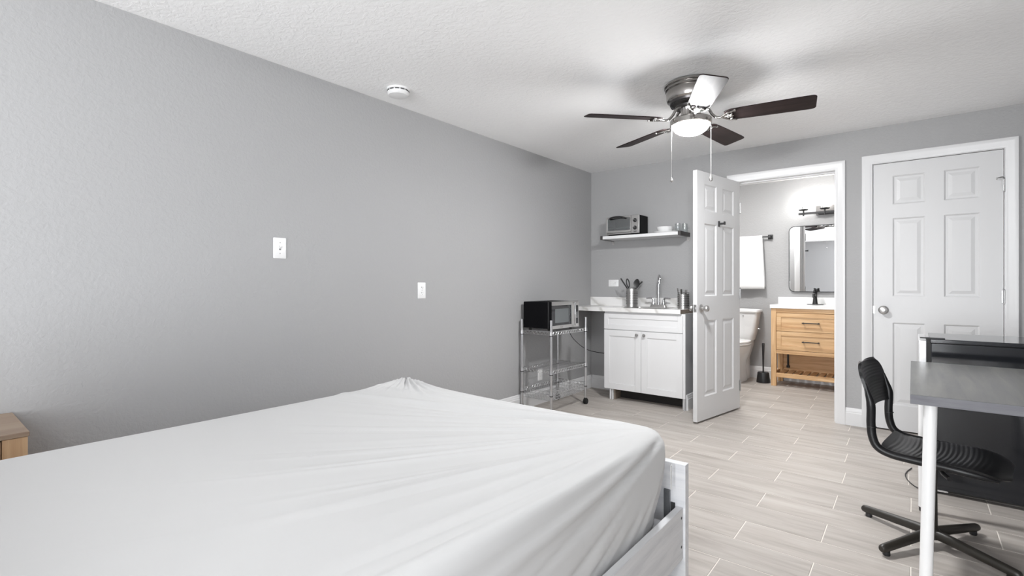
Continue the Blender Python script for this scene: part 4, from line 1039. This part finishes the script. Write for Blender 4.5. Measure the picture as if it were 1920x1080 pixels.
# ------------------------------------------------------------------ bed
FBX0, FBX1 = 0.452, 2.090
bed = thing('bed_frame', 'whitewashed wooden bed frame with low footboard under white mattress', 'bed', ((FBX0 + FBX1) / 2, -3.95, 0))
bm = bm_new(); box(bm, FBX0, FBX1, -2.950, -2.914, 0.0, 0.448); obj('footboard', bm, WWASHX, bed, 0.0015)
bm = bm_new(); box(bm, FBX0, FBX1, -5.016, -4.980, 0.0, 0.95); obj('headboard', bm, WWASHX, bed, 0.0015)
for x0, x1 in ((2.057, 2.082), (0.460, 0.485)):
    bm = bm_new(); box(bm, x0, x1, -4.980, -2.950, 0.100, 0.290); rl = obj('side_rail', bm, WWASHY, bed, 0.002)
    if x0 > 1:
        for z in (0.257, 0.150):
            bm = bm_new(); cyl(bm, (x1 - 0.002, -2.968, z), (x1 + 0.0006, -2.968, z), 0.0052, seg=12); obj('bolt_hole', bm, SLOT, rl)
for k in range(11):
    y = -2.99 - k * 0.195
    bm = bm_new(); box(bm, 0.485, 2.057, y - 0.085, y - 0.015, 0.226, 0.244); obj('slat', bm, WWASHX, bed)
bm = bm_new(); box(bm, 1.27, 1.31, -4.98, -2.95, 0.17, 0.226); obj('centre_beam', bm, WWASHY, bed)
bm = bm_new(); box(bm, 1.27, 1.31, -4.0, -3.96, 0.0, 0.17); obj('leg', bm, WWASHX, bed)
bm = bm_new(); box(bm, 2.010, 2.034, -2.958, -2.9502, 0.15, 0.345); obj('corner_bracket', bm, Mat('grey_bracket_steel', srgb(120, 122, 125), 0.4, 0.6).m, bed, 0.001)
bm = bm_new(); box(bm, 2.036, 2.052, -2.954, -2.9502, 0.262, 0.300); obj('bracket_slot', bm, SLOT, bed)

# mattress in a fitted sheet: rings running from the centre of the top, over the edge and under the sides
def build_mattress():
    x0, x1, y0, y1 = 0.504, 2.042, -4.966, -2.972
    ztop, zbot = 0.580, 0.256
    cx, cy = (x0 + x1) / 2, (y0 + y1) / 2
    rc = 0.085; er = 0.055
    NP, NT, NS = 1200, 120, 34
    def outline(d):
        """rounded rectangle inset by d, sampled at fixed parameters"""
        hx, hy = (x1 - x0) / 2 - d, (y1 - y0) / 2 - d
        r = max(rc - d, 0.012)
        W_, H_ = (x1 - x0) - 2 * rc, (y1 - y0) - 2 * rc
        arc = rc * math.pi / 2
        per = 2 * (W_ + H_) + 4 * arc
        s = np.linspace(0, per, NP, endpoint=False)
        X = np.zeros(NP); Y = np.zeros(NP)
        segs = [('l', (hx, -hy + r), (hx, hy - r), H_), ('a', (hx - r, hy - r), 0, arc), ('l', (hx - r, hy), (-hx + r, hy), W_), ('a', (-hx + r, hy - r), 90, arc),
                ('l', (-hx, hy - r), (-hx, -hy + r), H_), ('a', (-hx + r, -hy + r), 180, arc), ('l', (-hx + r, -hy), (hx - r, -hy), W_), ('a', (hx - r, -hy + r), 270, arc)]
        pos = 0
        for k, a, b, L in segs:
            mk = (s >= pos - 1e-9) & (s < pos + L - 1e-9); t = (s[mk] - pos) / L
            if k == 'l':
                X[mk] = a[0] + (b[0] - a[0]) * t; Y[mk] = a[1] + (b[1] - a[1]) * t
            else:
                an = np.radians(b + 90 * t); X[mk] = a[0] + r * np.cos(an); Y[mk] = a[1] + r * np.sin(an)
            pos += L
        return X + cx, Y + cy
    O0 = outline(0.0); Oe = outline(er)
    nx = np.zeros(NP); ny = np.zeros(NP)
    Xn, Yn = O0
    dx = np.roll(Xn, -1) - np.roll(Xn, 1); dy = np.roll(Yn, -1) - np.roll(Yn, 1); ln = np.hypot(dx, dy); nx, ny = dy / ln, -dx / ln
    rings = []; unf = []; nrm = []
    # top
    for i in range(1, NT + 1):
        t = i / NT; t = 1 - (1 - t) ** 1.25
        X = cx + (Oe[0] - cx) * t; Y = cy + (Oe[1] - cy) * t
        rings.append(np.stack([X, Y, np.full(NP, ztop)], 1)); unf.append(np.stack([X, Y], 1)); nrm.append(np.stack([0 * nx, 0 * ny, np.ones(NP)], 1))
    # edge and side
    for i in range(1, NS + 1):
        if i <= 10:
            a = math.pi / 2 * i / 10; d = er * (1 - math.sin(a)); z = ztop - er * (1 - math.cos(a)); ex = er * a; nv, nh = math.cos(a), math.sin(a)
            X = Oe[0] + nx * er * math.sin(a); Y = Oe[1] + ny * er * math.sin(a)
        else:
            q = (i - 10) / (NS - 10); z = (ztop - er) - (ztop - er - zbot) * q; ex = er * math.pi / 2 + (ztop - er - zbot) * q
            bul = 0.010 * math.sin(math.pi * min(1, q * 1.15))
            X = Oe[0] + nx * (er + bul); Y = Oe[1] + ny * (er + bul); nv, nh = 0.0, 1.0
        rings.append(np.stack([X, Y, np.full(NP, z)], 1)); unf.append(np.stack([Oe[0] + nx * ex, Oe[1] + ny * ex], 1)); nrm.append(np.stack([nx * nh, ny * nh, np.full(NP, nv)], 1))
    P = np.array(rings); Uf = np.array(unf); N = np.array(nrm)
    rng = np.random.RandomState(4)
    D = np.zeros(P.shape[:2])
    ux, uy = Uf[..., 0], Uf[..., 1]
    # long creases pulled from the near right foot corner
    def fan(c0, items, swirl=0.0):
        nonlocal D
        vx, vy = ux - c0[0], uy - c0[1]
        r = np.hypot(vx, vy) + 1e-6; th = np.degrees(np.arctan2(vy, vx)) % 360
        th = th + swirl * r
        for (t0, w, amp, ra, rb, rw) in items:
            wd = 0.72 * w / np.maximum(r, 0.18)          # roughly constant width in metres (w in deg.m)
            e = np.exp(-((th - t0) / wd) ** 2)
            en = 1 / (1 + np.exp(-(r - ra) / rw)) * 1 / (1 + np.exp((r - rb) / (rw * 2.5)))
            D += amp * 2.0 * e * en
    c = (x1 - 0.02, y1 - 0.02)
    items = [(184, 1.1, .0030, .30, .95, .10), (187.5, 1.0, .0035, .25, 1.05, .10), (191, 1.2, .0045, .20, 1.25, .08), (195, 1.0, -.0025, .20, .9, .08), (198.5, 2.0, .0085, .12, 1.35, .08),
             (204, 1.3, -.0030, .15, .8, .08), (207, 1.2, .0035, .12, .7, .08), (211, 1.6, .0050, .25, .95, .08), (215.5, 1.2, .0030, .18, .62, .06), (220, 1.6, .0045, .30, .9, .08),
             (225, 1.4, -.0030, .2, .7, .08), (229, 2.0, .0050, .14, .8, .08), (235, 1.6, .0035, .25, 1.0, .08), (241, 2.4, .0080, .10, 1.1, .08), (248, 2.0, -.003, .2, .9, .08), (254, 2.2, .0055, .18, 1.05, .08),
             (260, 1.8, .0040, .15, 0.9, .06), (266, 1.6, .0050, .14, .95, .06), (272, 1.5, .0060, .12, 1.0, .05), (277, 1.2, .0065, .12, 1.0, .05), (282, 1.2, -.004, .12, .8, .05), (287, 1.4, .0075, .12, .8, .05), (294, 1.4, .0065, .1, .6, .04), (302, 1.6, .0060, .08, .45, .04), (312, 1.8, .0060, .06, .35, .03), (324, 2.0, .0050, .05, .3, .03)]
    fan(c, items, swirl=2.0)
    fine = [(rng.uniform(182, 300), rng.uniform(.4, .9), rng.uniform(.0006, .0022) * rng.choice([-1, 1]), rng.uniform(.15, .7), rng.uniform(.6, 1.4), .07) for _ in range(46)]
    fan(c, fine, swirl=3.0)
    # gathered peak over the far left foot corner
    c2 = (x0 + 0.012, y1 - 0.006)
    r2 = np.hypot(ux - c2[0], uy - c2[1])
    lift = 0.026 * np.exp(-(r2 / 0.20) ** 1.3) + 0.012 * np.exp(-(r2 / 0.035) ** 2)
    items2 = [(t, rng.uniform(.35, .8), rng.uniform(.003, .008) * (1 if k % 3 else -1), .03, rng.uniform(.16, .42), .02) for k, t in enumerate(np.linspace(272, 362, 13))]
    for q in items2:
        fan(c2, [(q[0] % 360,) + q[1:]])
    # broad gentle undulation
    D += 0.0025 * np.sin(ux * 2.6 + uy * 1.7) * np.sin(uy * 2.1 + 0.6) + 0.0015 * np.sin(ux * 6.1 - uy * 3.0)
    P = P + N * D[..., None]
    P[..., 2] += lift * (P[..., 2] > 0.40)
    # hem rises a little and gathers at the near right corner
    dc = np.hypot(P[..., 0] - x1, P[..., 1] - y1)
    low = np.clip((0.48 - P[..., 2]) / 0.2, 0, 1)
    P[..., 0] -= 0.030 * low * np.exp(-(dc / 0.14) ** 2)
    P[..., 1] -= 0.030 * low * np.exp(-(dc / 0.14) ** 2)
    P[..., 1] = np.clip(P[..., 1], -4.976, -2.9535); P[..., 0] = np.clip(P[..., 0], 0.4885, 2.0535); P[..., 2] = np.maximum(P[..., 2], 0.2475)
    M_, n_ = P.shape[0], NP
    verts = np.concatenate([[[cx, cy, ztop + 0.0]], P.reshape(-1, 3), [[cx, cy, zbot]]])
    k = np.arange(n_); k2 = (k + 1) % n_
    quads = []
    for i in range(M_ - 1):
        a = 1 + i * n_; b = a + n_
        quads.append(np.stack([a + k, b + k, b + k2, a + k2], 1))
    quads = np.concatenate(quads)
    tri0 = np.stack([np.zeros(n_, int), 1 + k, 1 + k2], 1)
    last = 1 + (M_ - 1) * n_
    tri1 = np.stack([np.full(n_, len(verts) - 1), last + k2, last + k], 1)
    me = bpy.data.meshes.new('mattress')
    nv = len(verts); nl = quads.size + tri0.size + tri1.size
    me.vertices.add(nv); me.vertices.foreach_set('co', verts.astype(np.float32).ravel())
    me.loops.add(nl); me.loops.foreach_set('vertex_index', np.concatenate([quads.ravel(), tri0.ravel(), tri1.ravel()]).astype(np.int32))
    nf = len(quads) + len(tri0) + len(tri1)
    st = np.concatenate([np.arange(len(quads)) * 4, quads.size + np.arange(len(tri0) + len(tri1)) * 3])
    me.polygons.add(nf); me.polygons.foreach_set('loop_start', st.astype(np.int32))
    me.update(calc_edges=True); me.validate()
    me.polygons.foreach_set('use_smooth', np.ones(nf, bool))
    me.materials.append(SHEET)
    o = bpy.data.objects.new('mattress', me); COL.objects.link(o)
    WM[o.name] = Matrix.Identity(4)
    return tag(o, 'bed mattress in creased white fitted sheet filling the foreground', 'mattress')
mat_o = build_mattress()
bm = bm_new(); prism(bm, [(2.0525, -2.999, 0.452), (2.0525, -2.994, 0.455), (2.0525, -2.992, 0.370), (2.0525, -2.997, 0.366)], (0.003, 0.002, 0)); obj('zipper_tag', bm, SHEET, mat_o, label='small white tag at the sheet corner')

# nightstand
ns = thing('nightstand', 'small brown wooden nightstand against the left wall beside bed', 'nightstand', (0.205, -4.735, 0))
nx0, nx1, ny0, ny1, nz = 0.004, 0.402, -4.965, -4.512, 0.622
bm = bm_new(); box(bm, nx0, nx1 + 0.006, ny0 - 0.004, ny1 + 0.004, nz - 0.016, nz); obj('top', bm, NSTOP, ns, 0.0015)
bm = bm_new()
box(bm, nx0, nx1 - 0.002, ny0, ny0 + 0.018, 0.10, nz - 0.016); box(bm, nx0, nx1 - 0.002, ny1 - 0.018, ny1, 0.10, nz - 0.016); box(bm, nx0, nx0 + 0.012, ny0 + 0.018, ny1 - 0.018, 0.10, nz - 0.016); box(bm, nx0 + 0.012, nx1 - 0.002, ny0 + 0.018, ny1 - 0.018, 0.10, 0.118); box(bm, nx0 + 0.012, nx1 - 0.024, ny0 + 0.018, ny1 - 0.018, 0.34, 0.356)
obj('carcass', bm, NSFACE, ns, 0.001)
for y0, y1 in ((ny1 - 0.062, ny1), (ny0, ny0 + 0.062)):
    bm = bm_new(); box(bm, nx1 - 0.002, nx1 + 0.003, y0, y1, 0.10, nz - 0.0165); obj('front_stile', bm, NSFACE, ns, 0.0008)
for z0, z1 in ((0.360, 0.600), (0.124, 0.352)):
    bm = bm_new(); box(bm, nx1 - 0.016, nx1 - 0.0022, ny0 + 0.064, ny1 - 0.064, z0, z1); dw = obj('drawer', bm, NSFACE, ns, 0.001)
    bm = bm_new(); lathe(bm, [(0, 0), (0.006, 0), (0.006, 0.012), (0.014, 0.018), (0.012, 0.026), (0, 0.027)], (nx1 - 0.0022, (ny0 + ny1) / 2, (z0 + z1) / 2), 18, 'x', caps=False); obj('knob', bm, BLACKM, dw)
for x in (nx0 + 0.03, nx1 - 0.03):
    for y in (ny0 + 0.03, ny1 - 0.03):
        bm = bm_new(); cyl(bm, (x, y, 0), (x, y, 0.10), 0.012, 0.018, 14); obj('leg', bm, NSFACE, ns)

# ------------------------------------------------------------------ desk, chair, fridge
KX0_, KX1_, KY0_, KY1_, KTZ = 2.742, 3.345, -2.542, -1.548, 0.734
dk = thing('desk', 'dark grey wood grain desk on round white legs', 'desk', ((KX0_ + KX1_) / 2, (KY0_ + KY1_) / 2, 0))
bm = bm_new(); box(bm, KX0_, KX1_, KY0_, KY1_, KTZ - 0.0335, KTZ); top = obj('tabletop', bm, DESKTOP, dk, 0.0008)
bm = bm_new(); e = 0.0006
box(bm, KX0_, KX1_, KY0_ - e, KY0_ - 0.0001, KTZ - 0.033, KTZ - 0.0008); box(bm, KX0_ - e, KX0_ - 0.0001, KY0_, KY1_, KTZ - 0.033, KTZ - 0.0008); obj('edge_band', bm, DESKEDGE, top)
for x, y, lean in ((KX0_ + 0.056, KY0_ + 0.052, -0.014), (KX0_ + 0.048, KY1_ - 0.050, 0.0), (KX1_ - 0.05, KY0_ + 0.05, 0.0), (KX1_ - 0.05, KY1_ - 0.05, 0.0)):
    bm = bm_new(); tube(bm, [(x + lean, y, 0.022), (x, y, KTZ - 0.036)], 0.0192, 24); lg = obj('leg', bm, LEGWHITE, dk)
    bm = bm_new(); lathe(bm, [(0, 0), (0.016, 0), (0.0175, 0.004), (0.0175, 0.024), (0, 0.024)], (x + lean, y, 0), 20, caps=False); obj('foot', bm, BLACKP, lg)
    bm = bm_new(); lathe(bm, [(0, 0), (0.020, 0), (0.026, 0.003), (0.026, 0.005), (0, 0.005)], (x, y, KTZ - 0.0390), 24, caps=False); obj('mounting_plate', bm, LEGWHITE, lg)

# chair: local x forward, y to its left
HUB = (2.812, -1.985)
chr_ = thing('desk_chair', 'black swivel desk chair with ribbed seat and four star base', 'chair', (HUB[0], HUB[1], 0), R(-8))
def ribbed(bm, fn, NU, NV, th):
    """shell between fn(u,v) and its offset along the local normal"""
    A = [[fn(i / NU, j / NV) for j in range(NV + 1)] for i in range(NU + 1)]
    def nrm(i, j):
        a = Vector(A[min(i + 1, NU)][j]) - Vector(A[max(i - 1, 0)][j]); b = Vector(A[i][min(j + 1, NV)]) - Vector(A[i][max(j - 1, 0)])
        n = a.cross(b); return n.normalized() if n.length > 1e-12 else Vector((0, 0, 1))
    T0 = [[bm.verts.new(A[i][j]) for j in range(NV + 1)] for i in range(NU + 1)]
    T1 = [[bm.verts.new(Vector(A[i][j]) - nrm(i, j) * th) for j in range(NV + 1)] for i in range(NU + 1)]
    for i in range(NU):
        for j in range(NV):
            bm.faces.new((T0[i][j], T0[i + 1][j], T0[i + 1][j + 1], T0[i][j + 1])); bm.faces.new((T1[i][j], T1[i][j + 1], T1[i + 1][j + 1], T1[i + 1][j]))
    for i in range(NU):
        bm.faces.new((T0[i][0], T1[i][0], T1[i + 1][0], T0[i + 1][0])); bm.faces.new((T0[i][NV], T0[i + 1][NV], T1[i + 1][NV], T1[i][NV]))
    for j in range(NV):
        bm.faces.new((T0[0][j], T0[0][j + 1], T1[0][j + 1], T1[0][j])); bm.faces.new((T0[NU][j], T1[NU][j], T1[NU][j + 1], T0[NU][j + 1]))
def seat_fn(u, v):
    x = -0.150 + 0.400 * u
    # rounded front corners: the half width shrinks near the front
    hw = 0.186
    if u < 0.08: hw *= 0.90 + 0.10 * math.sqrt(max(0, 1 - ((0.08 - u) / 0.08) ** 2))
    fr = max(0, (x - 0.170) / 0.080)
    hw *= math.sqrt(max(0.0, 1 - fr ** 2.6 * 0.62))
    y = (v - 0.5) * 2 * hw
    e = abs(v - 0.5) * 2
    z = 0.418 - 0.012 * (1 - e ** 2) * math.sin(math.pi * min(1, u * 1.1)) - 0.010 * e ** 6
    z -= 0.034 * max(0, (x - 0.12) / 0.13) ** 2.2
    z += 0.016 * max(0, (0.12 - u) / 0.12) ** 1.5
    rib = max(0, 1 - e ** 8) * (1 if 0.05 < u < 0.86 else 0)
    z += 0.0006 * math.sin((u * 40 + 1.6 * (v - 0.5) ** 2 * 4) * 2 * math.pi * 0.62) * rib
    return (x, y, z)
bm = bm_new(); ribbed(bm, seat_fn, 150, 28, 0.010); obj('seat', bm, CHAIRP, chr_, local=True, angle=60)
def back_fn(u, v):
    # u upward, v across
    z = 0.575 + 0.190 * u
    tt = max(0, (u - 0.70) / 0.30); hw = 0.193 * (1 - 0.42 * (1 - math.sqrt(max(0, 1 - tt * tt))))
    y = (v - 0.5) * 2 * hw
    e = abs(v - 0.5) * 2
    x = -0.190 - 0.040 * u - 0.016 * u ** 3 - 0.026 * (1 - e ** 2) * (1 - 0.3 * u) + 0.020
    z += 0.006 * e ** 3 * (1 - u) - 0.010 * e ** 2 * (1 - u)
    x += 0.0005 * math.sin(u * 24 * 2 * math.pi * 0.62) * max(0, 1 - e ** 8) * (1 if u < 0.9 else 0)
    return (x, y, z)
bm = bm_new(); ribbed(bm, back_fn, 96, 28, -0.011); obj('backrest', bm, CHAIRP, chr_, local=True, angle=60)
for s in (-1, 1):
    y = s * 0.180
    bm = bm_new(); vv = 0.5 + 0.5 * s; bf = lambda u: (back_fn(u, vv)[0] - 0.004, s * 0.186, back_fn(u, vv)[2])
    pth = smooth_path([bf(0.62), bf(0.40), bf(0.15), (-0.181, y, 0.520), (-0.176, y, 0.465), (-0.158, y, 0.424), (-0.115, y, 0.404), (-0.05, y, 0.398), (0.05, s * 0.178, 0.394), (0.16, s * 0.170, 0.384), (0.215, s * 0.150, 0.374)], 7)
    n = len(pth); rr = [0.0165] * n
    for i in range(14): rr[i] = 0.006 + 0.0105 * (i / 14)
    for i in range(10): rr[n - 1 - i] = 0.008 + 0.0085 * i / 10
    tube(bm, pth, rr, 14); fr = obj('side_tube', bm, CHAIRP, chr_, local=True)
    bm = bm_new(); lathe(bm, [(0.0172, 0), (0.0178, 0.001), (0.0178, 0.003), (0.0172, 0.004)], (-0.1785, y, 0.505), 18); obj('seam_ring', bm, BLACKP, fr, local=True)
bm = bm_new(); prism(bm, [(x, yy, 0.372) for x, yy in rrect(-0.10, 0.13, -0.09, 0.09, 0.03, 5)], (0, 0, 0.020)); mech = obj('seat_plate', bm, CHAIRB, chr_, 0.003, local=True)
bm = bm_new(); tube(bm, smooth_path([(0.04, -0.06, 0.372), (0.05, -0.14, 0.360), (0.075, -0.175, 0.350)], 5), [0.006] * 5 + [0.008] * 5 + [0.010], 10); obj('height_lever', bm, BLACKP, mech, local=True)
bm = bm_new(); tube(bm, [(0, 0, 0.050), (0, 0, 0.090), (0, 0, 0.24), (0, 0, 0.374)], [0.030, 0.021, 0.0195, 0.0195], 20); obj('column', bm, CHAIRB, chr_, local=True)
bm = bm_new(); lathe(bm, [(0, 0.030), (0.030, 0.032), (0.034, 0.045), (0.032, 0.062), (0.024, 0.078), (0, 0.080)], seg=24, caps=False); obj('hub', bm, CHAIRB, chr_, local=True)
for k in range(4):
    a = R(57 + 8 + 90 * k); d = Vector((math.cos(a), math.sin(a), 0)); pz = Vector((0, 0, 1)); sd = Vector((-d.y, d.x, 0))
    bm = bm_new(); rings = []
    for q, w, zc, h in ((0.015, 0.021, 0.052, 0.022), (0.06, 0.019, 0.050, 0.021), (0.18, 0.0175, 0.040, 0.019), (0.285, 0.0165, 0.031, 0.0175), (0.298, 0.0145, 0.030, 0.0150), (0.303, 0.010, 0.029, 0.010)):
        rings.append([d * q + sd * (w * math.cos(2 * math.pi * i / 18)) + pz * (zc + h * math.sin(2 * math.pi * i / 18)) for i in range(18)])
    loft(bm, rings); arm = obj('base_arm', bm, CHAIRB, chr_, local=True)
    bm = bm_new(); c0 = d * 0.272; lathe(bm, [(0, 0), (0.013, 0), (0.014, 0.003), (0.013, 0.018), (0, 0.018)], (c0.x, c0.y, 0.0), 14, caps=False); obj('glide', bm, BLACKP, arm, local=True)

# mini fridge
FX0, FX1, FY0, FY1, FZ1 = 2.826, 3.330, -1.285, -0.840, 0.829
fg = thing('mini_fridge', 'glossy black mini fridge behind the grey desk', 'refrigerator', ((FX0 + FX1) / 2, (FY0 + FY1) / 2, 0))
bm = bm_new(); box(bm, FX0, FX1, FY0, FY1, 0.022, FZ1 - 0.022); obj('cabinet', bm, FRIDGE, fg, 0.003)
bm = bm_new(); box(bm, FX0 - 0.004, FX1, FY0 - 0.003, FY1 + 0.003, FZ1 - 0.022, FZ1); obj('top', bm, FRIDGE, fg, 0.003)
bm = bm_new(); box(bm, FX0 - 0.052, FX0 - 0.018, FY0 + 0.002, FY1, 0.034, FZ1 - 0.010); dr = obj('door', bm, FSILVER, fg, 0.004)
bm = bm_new(); box(bm, FX0 - 0.018, FX0, FY0 + 0.006, FY1 - 0.006, 0.040, FZ1 - 0.026); obj('gasket', bm, GASKET, fg)
bm = bm_new(); box(bm, FX0 - 0.046, FX0 + 0.058, FY0 + 0.004, FY0 + 0.036, FZ1, FZ1 + 0.006); obj('hinge_cover', bm, BLACKP, fg, 0.002)
bm = bm_new(); box(bm, FX0 - 0.036, FX0 + 0.070, FY0 + 0.002, FY0 + 0.032, 0.012, 0.022); obj('lower_hinge', bm, CHROME, fg, 0.001)
for x in (FX0 + 0.04, FX1 - 0.05):
    for y in (FY0 + 0.04, FY1 - 0.04):
        bm = bm_new(); lathe(bm, [(0, 0), (0.015, 0), (0.015, 0.022), (0, 0.022)], (x, y, 0), 16, caps=False); obj('foot', bm, BLACKP, fg)
bm = bm_new(); tube(bm, smooth_path([(2.745, -0.905, 0.0045), (2.722, -1.00, 0.0045), (2.716, -1.09, 0.0045), (2.735, -1.19, 0.0045), (2.775, -1.27, 0.0045), (2.84, -1.30, 0.0045)], 8), 0.0026, 8)
tag(obj('power_cord', bm, BLACKP), 'thin black cord curving on the floor by the fridge', 'cord')
